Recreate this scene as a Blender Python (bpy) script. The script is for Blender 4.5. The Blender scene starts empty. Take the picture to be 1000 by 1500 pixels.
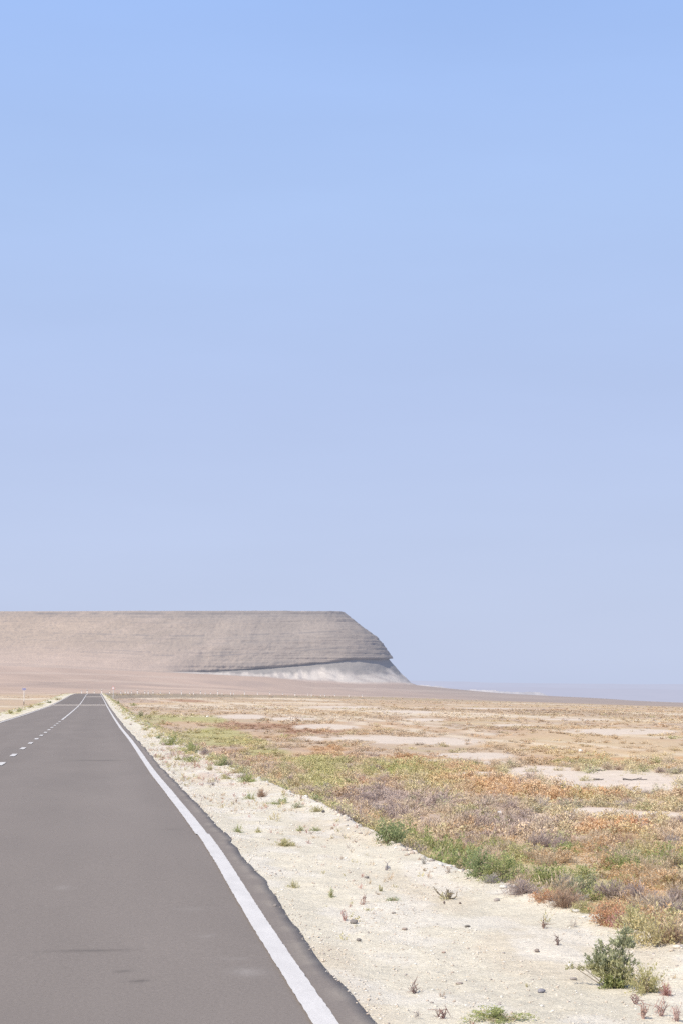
import bpy, math, random
import numpy as np

rng = np.random.default_rng(7)
random.seed(7)
C = bpy.context.scene.collection
SC = bpy.context.scene

# ------------------------------------------------------------------ camera
F = 2900.0                       # focal length in photo pixels (photo is 1000 wide)
HZ, VP = 1010.0, 147.0           # horizon row, column of the road's direction
CAM = np.array([0.0, 0.0, 1.6])
YAW = math.atan((500 - VP) / F)
PITCH = math.atan((HZ - 750) / F)
cam_d = bpy.data.cameras.new('camera')
cam = bpy.data.objects.new('camera', cam_d)
C.objects.link(cam)
cam_d.sensor_fit = 'HORIZONTAL'
cam_d.sensor_width = 24.0
cam_d.lens = F / 1000 * 24.0
cam_d.clip_start = 0.1
cam_d.clip_end = 200000
cam.location = CAM
cam.rotation_euler = (math.pi / 2 + PITCH, 0, -YAW)
SC.camera = cam


def ray(px, py):
    v = np.array([(px - 500) / F, (750 - py) / F, -1.0])
    cp, sp = math.cos(math.pi / 2 + PITCH), math.sin(math.pi / 2 + PITCH)
    v = np.array([v[0], cp * v[1] - sp * v[2], sp * v[1] + cp * v[2]])
    c, s = math.cos(-YAW), math.sin(-YAW)
    return np.array([c * v[0] - s * v[1], s * v[0] + c * v[1], v[2]])


# ------------------------------------------------------------------ noise
def _hash(ix, iy, seed):
    h = (ix.astype(np.int64) * 374761393 + iy.astype(np.int64) * 668265263 + seed * 974634777) & 0xffffffff
    h = ((h ^ (h >> 13)) * 1274126177) & 0xffffffff
    h = (h ^ (h >> 16)) & 0xffffffff
    return h / 4294967295.0


def vnoise(x, y, seed=0):
    x = np.asarray(x, float); y = np.asarray(y, float)
    x, y = np.broadcast_arrays(x, y)
    ix, iy = np.floor(x), np.floor(y)
    fx, fy = x - ix, y - iy
    fx = fx * fx * (3 - 2 * fx); fy = fy * fy * (3 - 2 * fy)
    a = _hash(ix, iy, seed); b = _hash(ix + 1, iy, seed)
    c = _hash(ix, iy + 1, seed); d = _hash(ix + 1, iy + 1, seed)
    return (a * (1 - fx) + b * fx) * (1 - fy) + (c * (1 - fx) + d * fx) * fy


def fbm(x, y, octs=4, seed=0, gain=0.5):
    s = 0; a = 1; t = 0
    for k in range(octs):
        s = s + a * vnoise(np.asarray(x) * 2 ** k + 17.3 * k, np.asarray(y) * 2 ** k - 9.1 * k, seed + k)
        t += a; a *= gain
    return s / t                     # 0..1


def sstep(a, b, x):
    t = np.clip((x - a) / (b - a), 0, 1)
    return t * t * (3 - 2 * t)


def smooth_table(xs, ys):
    xs = np.array(xs, float); ys = np.array(ys, float)
    d = np.diff(ys) / np.diff(xs)
    m = np.zeros_like(ys); m[0] = d[0]; m[-1] = d[-1]
    for i in range(1, len(xs) - 1):
        m[i] = 0 if d[i - 1] * d[i] <= 0 else 2 * d[i - 1] * d[i] / (d[i - 1] + d[i])

    def f(x):
        x = np.clip(np.asarray(x, float), xs[0], xs[-1])
        i = np.clip(np.searchsorted(xs, x) - 1, 0, len(xs) - 2)
        h = xs[i + 1] - xs[i]; t = (x - xs[i]) / h
        return ((1 + 2 * t) * (1 - t) ** 2 * ys[i] + t * (1 - t) ** 2 * h * m[i]
                + t * t * (3 - 2 * t) * ys[i + 1] + t * t * (t - 1) * h * m[i + 1])
    return f


# ------------------------------------------------------------------ mesh helpers
def mesh_from(name, verts, faces_flat, nper, cols=None, smooth=False, colname='col'):
    """verts (N,3); faces_flat: flat indices, nper vertices per face."""
    me = bpy.data.meshes.new(name)
    verts = np.ascontiguousarray(verts, dtype=np.float32)
    faces_flat = np.ascontiguousarray(faces_flat, dtype=np.int32).ravel()
    nf = len(faces_flat) // nper
    me.vertices.add(len(verts)); me.vertices.foreach_set('co', verts.ravel())
    me.loops.add(len(faces_flat)); me.loops.foreach_set('vertex_index', faces_flat)
    me.polygons.add(nf)
    me.polygons.foreach_set('loop_start', np.arange(nf, dtype=np.int32) * nper)
    me.polygons.foreach_set('loop_total', np.full(nf, nper, dtype=np.int32))
    if smooth:
        me.polygons.foreach_set('use_smooth', np.ones(nf, dtype=bool))
    if cols is not None:
        at = me.color_attributes.new(colname, 'FLOAT_COLOR', 'POINT')
        c4 = np.ones((len(verts), 4), np.float32); c4[:, :3] = cols
        at.data.foreach_set('color', c4.ravel())
    me.update(calc_edges=True)
    return me


def link(name, me, mat, parent=None):
    o = bpy.data.objects.new(name, me)
    C.objects.link(o)
    if mat is not None and len(me.materials) == 0:
        me.materials.append(mat)
    if parent is not None:
        o.parent = parent
    return o


def tag(o, label=None, cat=None, group=None, kind=None):
    if label: o['label'] = label
    if cat: o['category'] = cat
    if group: o['group'] = group
    if kind: o['kind'] = kind
    return o


def empty(name, loc, rz=0.0):
    o = bpy.data.objects.new(name, None)
    C.objects.link(o)
    o.location = loc; o.rotation_euler = (0, 0, rz); o.empty_display_size = 0.1
    return o


def grid_faces(nr, nc):
    i = np.arange((nr - 1) * (nc - 1))
    r, c = i // (nc - 1), i % (nc - 1)
    a = r * nc + c
    return np.stack([a, a + 1, a + nc + 1, a + nc], 1)


def rgb(r, g, b):
    return np.array([r, g, b], float)


# ------------------------------------------------------------------ materials
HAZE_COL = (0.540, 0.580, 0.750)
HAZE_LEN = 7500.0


def new_mat(name):
    m = bpy.data.materials.new(name); m.use_nodes = True
    nt = m.node_tree
    return m, nt, nt.nodes['Principled BSDF'], nt.nodes['Material Output']


def N(nt, typ, **kw):
    n = nt.nodes.new(typ)
    for k, v in kw.items():
        setattr(n, k, v)
    return n


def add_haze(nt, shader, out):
    """Painted haze: a glow mixed into the surface with distance from the origin."""
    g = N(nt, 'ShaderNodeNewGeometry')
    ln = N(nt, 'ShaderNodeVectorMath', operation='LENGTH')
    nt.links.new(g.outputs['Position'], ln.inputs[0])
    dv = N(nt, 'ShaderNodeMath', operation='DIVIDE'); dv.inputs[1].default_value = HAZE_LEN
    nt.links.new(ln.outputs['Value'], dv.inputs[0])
    pw = N(nt, 'ShaderNodeMath', operation='POWER'); pw.inputs[1].default_value = 1.6       # painted haze thickens faster over the far lowland
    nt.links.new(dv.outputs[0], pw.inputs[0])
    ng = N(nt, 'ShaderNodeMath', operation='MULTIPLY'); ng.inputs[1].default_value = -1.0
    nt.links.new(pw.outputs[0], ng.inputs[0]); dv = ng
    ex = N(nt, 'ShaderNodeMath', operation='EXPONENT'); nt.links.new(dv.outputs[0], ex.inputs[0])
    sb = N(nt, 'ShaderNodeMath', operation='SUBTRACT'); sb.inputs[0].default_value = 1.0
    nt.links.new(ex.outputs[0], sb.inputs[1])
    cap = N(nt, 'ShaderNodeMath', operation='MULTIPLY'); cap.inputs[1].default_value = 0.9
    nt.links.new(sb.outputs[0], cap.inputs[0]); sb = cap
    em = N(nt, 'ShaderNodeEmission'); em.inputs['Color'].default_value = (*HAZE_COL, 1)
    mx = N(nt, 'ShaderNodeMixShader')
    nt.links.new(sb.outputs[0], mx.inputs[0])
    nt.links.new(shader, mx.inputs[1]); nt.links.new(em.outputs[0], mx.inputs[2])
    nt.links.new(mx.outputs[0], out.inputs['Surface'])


def mottled(nt, src, scale, lo, hi, detail=6.0, rough=0.6, coords=None, stretch=None):
    """multiply a colour by noise mapped to lo..hi"""
    tc = N(nt, 'ShaderNodeNewGeometry')
    vec = tc.outputs['Position']
    if stretch:
        mp = N(nt, 'ShaderNodeMapping'); mp.inputs['Scale'].default_value = stretch
        nt.links.new(vec, mp.inputs['Vector']); vec = mp.outputs[0]
    no = N(nt, 'ShaderNodeTexNoise'); no.inputs['Scale'].default_value = scale
    no.inputs['Detail'].default_value = detail; no.inputs['Roughness'].default_value = rough
    nt.links.new(vec, no.inputs['Vector'])
    mr = N(nt, 'ShaderNodeMapRange')
    mr.inputs['From Min'].default_value = 0.25; mr.inputs['From Max'].default_value = 0.75
    mr.inputs['To Min'].default_value = lo; mr.inputs['To Max'].default_value = hi
    nt.links.new(no.outputs['Fac'], mr.inputs['Value'])
    mu = N(nt, 'ShaderNodeMix', data_type='RGBA', blend_type='MULTIPLY'); mu.inputs['Factor'].default_value = 1
    nt.links.new(src, mu.inputs['A']); nt.links.new(mr.outputs['Result'], mu.inputs['B'])
    return mu.outputs['Result'], no.outputs['Fac']


def attr_mat(name, rough=0.9, noises=(), bump=None, haze=False, spec=0.2, translucent=0.0):
    m, nt, bs, out = new_mat(name)
    at = N(nt, 'ShaderNodeAttribute', attribute_name='col')
    col = at.outputs['Color']
    for (sc, lo, hi, *st) in noises:
        col, _ = mottled(nt, col, sc, lo, hi, stretch=st[0] if st else None)
    nt.links.new(col, bs.inputs['Base Color'])
    bs.inputs['Roughness'].default_value = rough
    bs.inputs['Specular IOR Level'].default_value = spec
    if bump:
        sc, strength, dist = bump
        g = N(nt, 'ShaderNodeNewGeometry')
        no = N(nt, 'ShaderNodeTexNoise'); no.inputs['Scale'].default_value = sc; no.inputs['Detail'].default_value = 6
        no.inputs['Roughness'].default_value = 0.65
        nt.links.new(g.outputs['Position'], no.inputs['Vector'])
        b = N(nt, 'ShaderNodeBump'); b.inputs['Strength'].default_value = strength; b.inputs['Distance'].default_value = dist
        nt.links.new(no.outputs['Fac'], b.inputs['Height']); nt.links.new(b.outputs[0], bs.inputs['Normal'])
    sh = bs.outputs[0]
    if translucent > 0:
        tr = N(nt, 'ShaderNodeBsdfTranslucent'); nt.links.new(col, tr.inputs['Color'])
        mx = N(nt, 'ShaderNodeMixShader'); mx.inputs[0].default_value = translucent
        nt.links.new(sh, mx.inputs[1]); nt.links.new(tr.outputs[0], mx.inputs[2]); sh = mx.outputs[0]
        nt.links.new(sh, out.inputs['Surface'])
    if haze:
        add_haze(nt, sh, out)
    return m


def flat_mat(name, col, rough=0.6, noise=(30, 0.85, 1.1), spec=0.3):
    m, nt, bs, out = new_mat(name)
    c = N(nt, 'ShaderNodeRGB'); c.outputs[0].default_value = (*col, 1)
    o, _ = mottled(nt, c.outputs[0], *noise)
    nt.links.new(o, bs.inputs['Base Color'])
    bs.inputs['Roughness'].default_value = rough; bs.inputs['Specular IOR Level'].default_value = spec
    return m


M_leaf = attr_mat('foliage', 0.8, spec=0.1, translucent=0.38)
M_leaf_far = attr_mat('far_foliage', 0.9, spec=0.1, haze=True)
M_stem = attr_mat('stem', 0.9, spec=0.1)
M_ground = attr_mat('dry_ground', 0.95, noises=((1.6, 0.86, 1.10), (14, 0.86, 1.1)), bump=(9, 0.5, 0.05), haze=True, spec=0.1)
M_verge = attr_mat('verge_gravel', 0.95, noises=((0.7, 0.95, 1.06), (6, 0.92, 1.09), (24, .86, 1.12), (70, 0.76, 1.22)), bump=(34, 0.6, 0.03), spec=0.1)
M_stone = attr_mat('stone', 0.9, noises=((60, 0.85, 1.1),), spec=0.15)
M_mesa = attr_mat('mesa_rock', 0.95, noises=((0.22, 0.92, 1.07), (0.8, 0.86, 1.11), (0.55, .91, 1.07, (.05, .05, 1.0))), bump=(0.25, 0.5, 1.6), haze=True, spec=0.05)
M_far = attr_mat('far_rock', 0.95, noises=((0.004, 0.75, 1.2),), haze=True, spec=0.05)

# ------------------------------------------------------------------ road geometry
zroad_y = smooth_table([-80, 0, 10, 13, 20, 28, 40, 60, 97, 160, 228, 236, 330, 457, 530, 600, 690, 800, 900, 964, 1100, 1300, 1500],
                       [0, 0, 0.0, 0.015, 0.09, 0.06, -0.03, -0.08, -0.20, -0.28, -0.29, -0.27, 0.02, 0.42, 0.44, 0.36, -0.07, -1.3, -4.0, -5.9, -9.7, -15.3, -21])
shift_y = smooth_table([-80, 60, 97, 235, 457, 540], [0, 0, -0.06, -0.2, -0.72, -0.85])
CX = -2.13            # centre line relative to the camera
S0, RAD, TH = 545.0, 300.0, math.radians(80)


def road_pt(s, off):
    """point at distance s along the road, off metres right of its centre line"""
    s, off = np.broadcast_arrays(np.asarray(s, float), np.asarray(off, float))
    th = np.clip((s - S0) / RAD, 0, TH)
    ex = np.maximum(s - S0 - RAD * TH, 0)
    cx = CX + shift_y(np.minimum(s, S0)) + RAD * (1 - np.cos(th)) + ex * math.sin(TH)
    cy = np.minimum(s, S0) + RAD * np.sin(th) + ex * math.cos(TH)
    return cx + off * np.cos(th), cy - off * np.sin(th)


def srows(a, b, k=0.004, mn=0.03, mx=6.0):
    out = [a]
    while out[-1] < b:
        out.append(out[-1] + min(mx, max(mn, k * max(abs(out[-1]), 1))))
    return np.array(out)


def edge_wob(s):
    return 0.11 * (fbm(s / 2.6, 3.3, 3, 5) - 0.5) + 0.028 * (vnoise(s / 0.6, 8.0, 9) - 0.5) + .008 * (vnoise(s / .12, 3.0, 10) - .5)


# ---- terrain functions
RIM = [(-2600, 4300), (-1500, 3560), (-700, 3210), (-156, 3075), (100, 3036), (230, 3012), (327, 3000)]
for k in range(1, 10):
    a = math.radians(-90 + 9.5 * k)
    RIM.append((329 + 46 * math.cos(a), 3046 + 46 * math.sin(a)))
RIM += [(377, 3120), (366, 3400), (240, 4300)]
RIM = np.array(RIM, float)
rim_len = np.concatenate([[0], np.cumsum(np.hypot(*np.diff(RIM, axis=0).T))])
NOSE = rim_len[9]            # arclength of the tip


def rim_near(x, y):
    best = np.full(np.shape(x), 1e12); sb = np.zeros(np.shape(x)); side = np.zeros(np.shape(x))
    for i in range(len(RIM) - 1):
        ax, ay = RIM[i]; bx, by = RIM[i + 1]
        L2 = (bx - ax) ** 2 + (by - ay) ** 2
        t = np.clip(((x - ax) * (bx - ax) + (y - ay) * (by - ay)) / L2, 0, 1)
        dx, dy = x - ax - t * (bx - ax), y - ay - t * (by - ay)
        d = dx * dx + dy * dy
        m = d < best
        best = np.where(m, d, best)
        sb = np.where(m, rim_len[i] + t * math.sqrt(L2), sb)
        cr = (bx - ax) * dy - (by - ay) * dx        # >0: left of the direction = inside
        side = np.where(m, np.where(cr > 0, -1.0, 1.0), side)
    return np.sqrt(best) * side, NOSE - sb           # signed distance outward, distance left of nose


foot_z = smooth_table([-1500, -300, 0, 62, 187, 310, 520, 1000, 2500], [-8, 4, 9, 16, 24, 29, 37, 46, 55])
ledge_z = smooth_table([-1500, -100, 0, 20, 62, 130, 187, 250, 310, 520, 1000, 2500], [50, 50, 47, 42.5, 36.5, 31, 27.5, 28, 32, 41, 50, 60])
o_scale = smooth_table([-1500, 0, 60, 300, 700, 2500], [1, 1, 1.05, 1.5, 1.9, 2.2])
fan_len = smooth_table([-1500, -20, 80, 300, 2500], [170, 190, 320, 620, 800])


def tilt_z(x, y):
    t = 0.028 * 25 * np.logaddexp(0, (x - 60) / 25)
    return -120 * np.tanh(t / 120)


def plain_z(x, y):
    x = np.asarray(x, float); y = np.asarray(y, float)
    z = -1.0 + tilt_z(x, y)
    r = np.hypot(x, y)
    D, sn = rim_near(x, y)
    Df = np.maximum(D - 112 * o_scale(sn), 0)
    far = sstep(9000, 5000, r)
    z = z + (foot_z(sn) - z) * np.exp(-Df / fan_len(sn)) * far
    z = z + (fbm(x / 3.0, y / 3.0, 3, 21) - 0.5) * 0.14 * sstep(3, 15, r)
    z = z + (fbm(x / 60, y / 90, 3, 31) - 0.5) * 0.5 * sstep(60, 400, r)
    z = z + (fbm(x / 260, y / 200, 4, 41) - 0.5) * 5.0 * sstep(900, 2400, r) * sstep(0, 300, Df + 30)
    return z


crest_r = smooth_table([-80, 0, 10, 12.4, 16.3, 20, 25, 43, 75, 200, 480, 600], [4.1, 4.0, 3.80, 3.64, 3.12, 2.85, 2.9, 2.75, 2.65, 2.5, 2.0, 2.0])
crest_r_off = lambda s: crest_r(s) - CX + 0.22 * (fbm(np.asarray(s) / 3.0, 1.7, 3, 77) - 0.5)
crest_l_off = lambda s: -5.2 - 0.6 * fbm(np.asarray(s) / 6.0, 4.7, 3, 78)


def verge_profile(s, off, side):
    """height of the gravel verge above/below road level"""
    s = np.asarray(s, float); off = np.asarray(off, float)
    if side > 0:
        c = crest_r_off(s); u = off - c
    else:
        c = crest_l_off(s); u = c - off
    base = -0.022 + 0.019 * sstep(3.75, 3.5, np.abs(off)) + 0.05 * (fbm(s / 1.3, off / 0.7, 4, 51) - 0.5) * sstep(3.45, 3.95, np.abs(off))
    base = base + 0.02 * (vnoise(s / 0.13, off / 0.13, 53) - 0.5) * sstep(3.46, 3.65, np.abs(off))
    base = base + 0.07 * np.exp(-(u / 0.28) ** 2) * fbm(s / 0.9, off / 0.6, 3, 57)
    drop = np.where(u > 0, u * 0.62 - 0.1 * np.exp(-u / 0.1) * 0 , 0)
    rough = (fbm(s / 0.6, off / 0.6, 4, 58) - 0.5) * 0.16 * sstep(0, 0.4, u)
    return base - drop + rough


def ground_z(x, y):
    """top surface of the land beside the road for 0<y<540 (road treated as straight)"""
    x = np.asarray(x, float); y = np.asarray(y, float)
    off = x - CX - shift_y(np.minimum(y, S0))
    zr = zroad_y(y)
    side_r = zr + verge_profile(y, off, 1)
    side_l = zr + verge_profile(y, off, -1)
    v = np.where(off > 0, side_r, side_l)
    v = np.where(np.abs(off) < 3.4, zr, v)
    v = np.where(y > S0, -99, v)
    return np.maximum(v, plain_z(x, y))


def hit(px, py, lim=2500.0):
    """where the ray through a photo point meets the ground"""
    d = ray(px, py)
    t = 6.0 * (lim / 6.0) ** np.linspace(0, 1, 4000)
    P = CAM[None] + t[:, None] * d[None] / np.hypot(d[0], d[1])
    g = P[:, 2] - ground_z(P[:, 0], P[:, 1])
    i = np.argmax(g < 0)
    if g[i] >= 0: i = len(t) - 1
    p = P[i]
    return np.array([p[0], p[1], float(ground_z(p[0], p[1]))])


# ------------------------------------------------------------------ colour zones of the plain
BARE_PX = [  # photo ellipses of bare pale clay (x, y, rx, ry)
    (920, 1141, 160, 20), (800, 1129, 70, 12), (1030, 1150, 90, 14), (690, 1104, 60, 4.5), (610, 1083, 85, 6), (540, 1079, 70, 4.5),
    (645, 1113, 42, 4), (728, 1115, 40, 4.5), (700, 1131, 45, 3), (880, 1186, 62, 7), (960, 1190, 70, 6), (840, 1200, 20, 3),
    (355, 1049, 40, 2.4), (480, 1063, 50, 2.2), (500, 1034, 60, 1.6), (590, 1040, 60, 1.4), (930, 1068, 80, 3.2), (740, 1060, 50, 1.5),
    (420, 1052, 35, 1.5), (455, 1079, 24, 3), (620, 1052, 40, 1.4), (860, 1050, 60, 1.0), (1100, 1120, 60, 10), (700, 1033.5, 90, .7)]
GREEN_PX = [(560, 1130, 135, 26), (300, 1075, 70, 9), (385, 1100, 55, 9), (650, 1150, 60, 10), (470, 1112, 60, 12), (330, 1085, 90, 7), (250, 1052, 60, 4), (800, 1245, 90, 14), (960, 1262, 60, 16),
            (880, 1130, 70, 4)]
ORANGE_PX = [(680, 1135, 110, 14), (640, 1110, 90, 6), (840, 1165, 170, 8), (930, 1210, 80, 12), (480, 1095, 60, 6), (960, 1300, 60, 18), (720, 1152, 70, 10), (900, 1108, 110, 4)]
RED_PX = [(400, 1062, 70, 3.5), (440, 1070, 60, 3), (270, 1026, 50, 2)]
PURPLE_PX = [(700, 1195, 140, 14), (620, 1180, 90, 14), (860, 1222, 70, 8), (540, 1165, 80, 12), (200, 1026, 60, 3)]


def px_to_ellipse(e):
    px, py, rx, ry = e
    if py < 1072: ry *= 1.5
    h = 2.6
    d0 = F * h / (py - HZ); dn = F * h / (py + ry - HZ); df = F * h / max(py - ry - HZ, 3)
    x0 = (px - VP) / F * d0
    return (x0, d0, rx / F * d0, max(df - d0, 0.2), max(d0 - dn, 0.2), math.atan2(px - VP, F))


ZON = {k: [px_to_ellipse(e) for e in v] for k, v in
       dict(bare=BARE_PX, green=GREEN_PX, orange=ORANGE_PX, red=RED_PX, purple=PURPLE_PX).items()}


def zone(name, x, y, soft=0.35, wob=0.9, seed=0):
    m = np.zeros(np.shape(x))
    r = np.hypot(x, y)
    w = (fbm(x / (0.5 + r * 0.018), y / (1.0 + r * 0.07), 4, 91 + seed) - 0.5) * wob * 2
    for (x0, y0, rx, ryf, ryn, a) in ZON[name]:
        dx, dy = x - x0, y - y0
        u = dx * math.cos(a) - dy * math.sin(a)
        v = dx * math.sin(a) + dy * math.cos(a)
        ry = np.where(v > 0, ryf, ryn)
        q = np.sqrt((u / rx) ** 2 + (v / ry) ** 2) + w
        m = np.maximum(m, sstep(1 + soft * 0.5, 1 - soft, q))
    return m


def track_mask(x, y):
    """faint pale vehicle tracks crossing the plain"""
    m = np.zeros(np.shape(x))
    for (a, b) in [((640, 1062), (1010, 1103)), ((600, 1066), (1010, 1112)), ((560, 1053), (1010, 1078)), ((150, 1047), (1010, 1060))]:
        h = 2.6
        ya = F * h / (a[1] - HZ); yb = F * h / (b[1] - HZ)
        pa = np.array([(a[0] - VP) / F * ya, ya]); pb = np.array([(b[0] - VP) / F * yb, yb])
        d = pb - pa; L = np.hypot(*d); n = np.array([-d[1], d[0]]) / L
        q = np.abs((x - pa[0]) * n[0] + (y - pa[1]) * n[1] + (fbm(x / 9, y / 9, 2, 5) - 0.5) * 3)
        w = 0.25 + 0.0035 * np.hypot(x, y)
        m = np.maximum(m, np.exp(-(q / w) ** 2))
    return m * sstep(0.25, 0.5, fbm(x / 5, y / 14, 3, 61))


COLS = dict(tan=rgb(.56, .43, .31), orange=rgb(.60, .37, .20), green=rgb(.46, .43, .20), purple=rgb(.45, .36, .32),
            red=rgb(.42, .25, .17), bare=rgb(.70, .60, .505), pale=rgb(.78, .68, .54), brown=rgb(.44, .35, .27))


def mixc(c, m, col):
    return c * (1 - m[..., None]) + m[..., None] * col


def plain_col(x, y):
    r = np.hypot(x, y)
    c = np.broadcast_to(COLS['tan'], np.shape(x) + (3,)).copy()
    sx, sy = 0.8 + r * 0.012, 1.5 + r * 0.04
    n1 = fbm(x / 7, y / 16, 4, 1); n2 = fbm(x / 5, y / 13, 4, 2); n3 = fbm(x / 2.2, y / 5, 4, 3)
    n4 = fbm(x / 30, y / 70, 4, 4)
    c = mixc(c, sstep(.50, .66, n1) * .6 * (1 - .5 * sstep(70, 130, r)), COLS['orange'])
    c = mixc(c, sstep(.55, .70, n2) * .55 * (1 - .7 * sstep(50, 110, r)), COLS['green'] * 1.05)
    c = mixc(c, sstep(.56, .70, n3) * .4, COLS['purple'])
    c = mixc(c, sstep(.50, .64, fbm(x / 12, y / 45, 4, 6)) * .6, rgb(.64, .49, .31))
    c = mixc(c, sstep(.53, .68, n4) * .55 * sstep(100, 250, r), COLS['brown'])
    c = mixc(c, sstep(.55, .68, fbm(x / 20, y / 60, 4, 14)) * .6 * sstep(90, 200, r), COLS['pale'])
    c = mixc(c, zone('purple', x, y, seed=3) * .55, COLS['purple'])
    c = mixc(c, zone('orange', x, y, seed=1) * .85, COLS['orange'])
    c = mixc(c, zone('green', x, y, seed=2) * .85, COLS['green'])
    c = mixc(c, zone('red', x, y, seed=4) * .8, COLS['red'])
    c = mixc(c, track_mask(x, y) * .6, COLS['pale'])
    c = mixc(c, zone('bare', x, y, wob=.6) * .95, COLS['bare'])
    c = c * (1 + .09 * sstep(85, 45, r))[..., None]
    # strip below the road embankment
    off = x - CX
    c = mixc(c, sstep(8.5, 6.2, np.abs(off)) * (r < 560) * .35, COLS['purple'] * 1.1)
    # the far alluvial fans: greyer and smoother
    D, sn = rim_near(x, y)
    fan = sstep(600, 1500, r)
    sp = fbm((x + y * .25) / 60, (y - x * .15) / 420, 4, 15)
    fc = np.broadcast_to(rgb(.50, .37, .285), c.shape) * (0.84 + 0.36 * sp)[..., None]
    fc = mixc(fc, sstep(150, 500, x) * .55, rgb(.33, .27, .235))
    fc = mixc(fc, sstep(.56, .68, fbm(x / 200, y / 330, 4, 19)) * .4, rgb(.36, .28, .235))
    fc = mixc(fc, sstep(.60, .66, fbm((x * .9 + y * .3) / 260, (y - x * .4) / 90, 4, 16)) * .35, rgb(.62, .50, .40))
    fc = mixc(fc, sstep(380, 560, x) * sstep(1500, 2300, r) * .5, rgb(.32, .265, .225))
    c = mixc(c, fan, fc)
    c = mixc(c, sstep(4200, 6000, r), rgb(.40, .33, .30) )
    return c


# ------------------------------------------------------------------ ground sheet (one sheet to the horizon)
ang = np.concatenate([np.arange(-180, -12, 4.0), np.arange(-12, -4.0, .5), np.arange(-4.0, 18.6, .045), np.arange(18.6, 30, .5), np.arange(30, 180.1, 4.0)])
rad = [2.5]
while rad[-1] < 90000:
    r_ = rad[-1]
    rad.append(r_ * (1.012 if r_ < 20 else 1.0075 if r_ < 1200 else 1.006 if r_ < 3600 else 1.02))
rad = np.array(rad)
A, R = np.meshgrid(np.radians(ang), rad)
gx, gy = R * np.sin(A), R * np.cos(A)
gz = plain_z(gx, gy)
# keep the ground below the road's embankment beyond the crest
for s in np.arange(545, 1100, 6.0):
    ex, ey = road_pt(s, 0.0)
    near = (np.abs(gy - ey) < 40) & (np.abs(gx - ex) < 40)
    q = np.hypot(gx[near] - ex, gy[near] - ey)
    zr = float(zroad_y(s)) - 0.25
    gz[near] = np.where(q < 9, np.minimum(gz[near], zr), gz[near])
gc = plain_col(gx, gy)
me = mesh_from('ground', np.stack([gx, gy, gz], -1).reshape(-1, 3), grid_faces(len(rad), len(ang))[:, ::-1], 4, gc.reshape(-1, 3), smooth=True)
tag(link('ground', me, M_ground), kind='structure')

# ------------------------------------------------------------------ road
m, nt, bs, out = new_mat('asphalt')
at = N(nt, 'ShaderNodeAttribute', attribute_name='col')
c1, _ = mottled(nt, at.outputs['Color'], 0.9, 0.95, 1.05, stretch=(1, .25, 1))
c2, _ = mottled(nt, c1, 45, 0.86, 1.14, detail=4)
c3, nz = mottled(nt, c2, 170, 0.76, 1.24, detail=3)
nt.links.new(c3, bs.inputs['Base Color'])
bs.inputs['Roughness'].default_value = 0.85; bs.inputs['Specular IOR Level'].default_value = 0.25
bp = N(nt, 'ShaderNodeBump'); bp.inputs['Strength'].default_value = 0.35; bp.inputs['Distance'].default_value = 0.004
nt.links.new(nz, bp.inputs['Height']); nt.links.new(bp.outputs[0], bs.inputs['Normal'])
M_asphalt = m

sr = np.concatenate([srows(-30, 4, .004, .5), srows(4.2, 1300, .0045, .03, 6)])
nc_ = 90
tt = np.linspace(0, 1, nc_)
offL = -3.42 - edge_wob(sr + 400); offR = 3.455 + edge_wob(sr)
off = offL[:, None] + (offR - offL)[:, None] * tt[None]
S2 = np.broadcast_to(sr[:, None], off.shape)
rx_, ry_ = road_pt(S2, off)
rz_ = np.broadcast_to(zroad_y(sr)[:, None], off.shape) + 0.004 * (fbm(S2 / 3, off / 1.5, 2, 12) - .5)
base = np.broadcast_to(rgb(.236, .203, .180), off.shape + (3,)).copy()
trk = np.exp(-((off - 0.85) / .38) ** 2) + np.exp(-((off - 2.5) / .38) ** 2) + np.exp(-((off + 0.9) / .38) ** 2) + np.exp(-((off + 2.6) / .38) ** 2)
base *= (1 + 0.07 * trk * fbm(S2 / 9, off, 2, 13) + 0.10 * (fbm(off / 1.1, S2 / 7.0, 4, 20) - .5) + 0.06 * (fbm(off / .3, S2 / 25.0, 3, 24) - .5))[..., None]


def stain(px, py, wpx, hpx, strength, seed):
    global base
    d = F * (1.6 - float(zroad_y(F * 1.57 / (py - HZ)))) / (py - HZ)
    x0 = (px - VP) / F * d - CX
    a = wpx / 2 / F * d; b = max(hpx / 2 * d * d / (F * 1.58), .02)
    u = (off - x0) / a; v = (S2 - d + 0.15 * b * np.sin(u * 3)) / b
    m_ = np.exp(-(np.abs(u) ** 4 + v ** 2)) * (0.55 + 0.6 * fbm(off / .05, S2 / .2, 3, seed)) * (0.5 + .5 * sstep(-1.1, .3, u))
    base = base * (1 - strength * m_)[..., None] if strength > 0 else base + (-strength * m_)[..., None] * rgb(.1, .1, .1)


for st_ in [(130, 1383, 130, 3.2, .34, 1), (186, 1413, 26, 2.5, .5, 2), (201, 1427, 22, 3.5, .6, 3), (140, 1112, 70, 1.6, .3, 4), (220, 1346, 10, 2, .4, 9),
            (362, 1417, 44, 11, -.8, 5), (97, 1293, 26, 5, -.4, 6), (305, 1365, 30, 5, -.4, 7), (340, 1398, 34, 4, -.4, 8), (250, 1212, 30, 2, .15, 10), (280, 1326, 50, 5, -.3, 11)]:
    stain(*st_)
base *= (1 - 0.12 * sstep(235.5, 238, S2) * sstep(1, 0, sstep(460, 520, S2)))[..., None]
base = mixc(base, 0.30 * sstep(0.20, 0.0, np.minimum(off - offL[:, None], offR[:, None] - off)) * sstep(.35, .65, fbm(S2 / .25, off / .08, 4, 71)), rgb(.50, .44, .36))
base = mixc(base, .75 * sstep(560, 600, S2), rgb(.42, .35, .29))
V = np.stack([rx_, ry_, rz_], -1)
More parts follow.
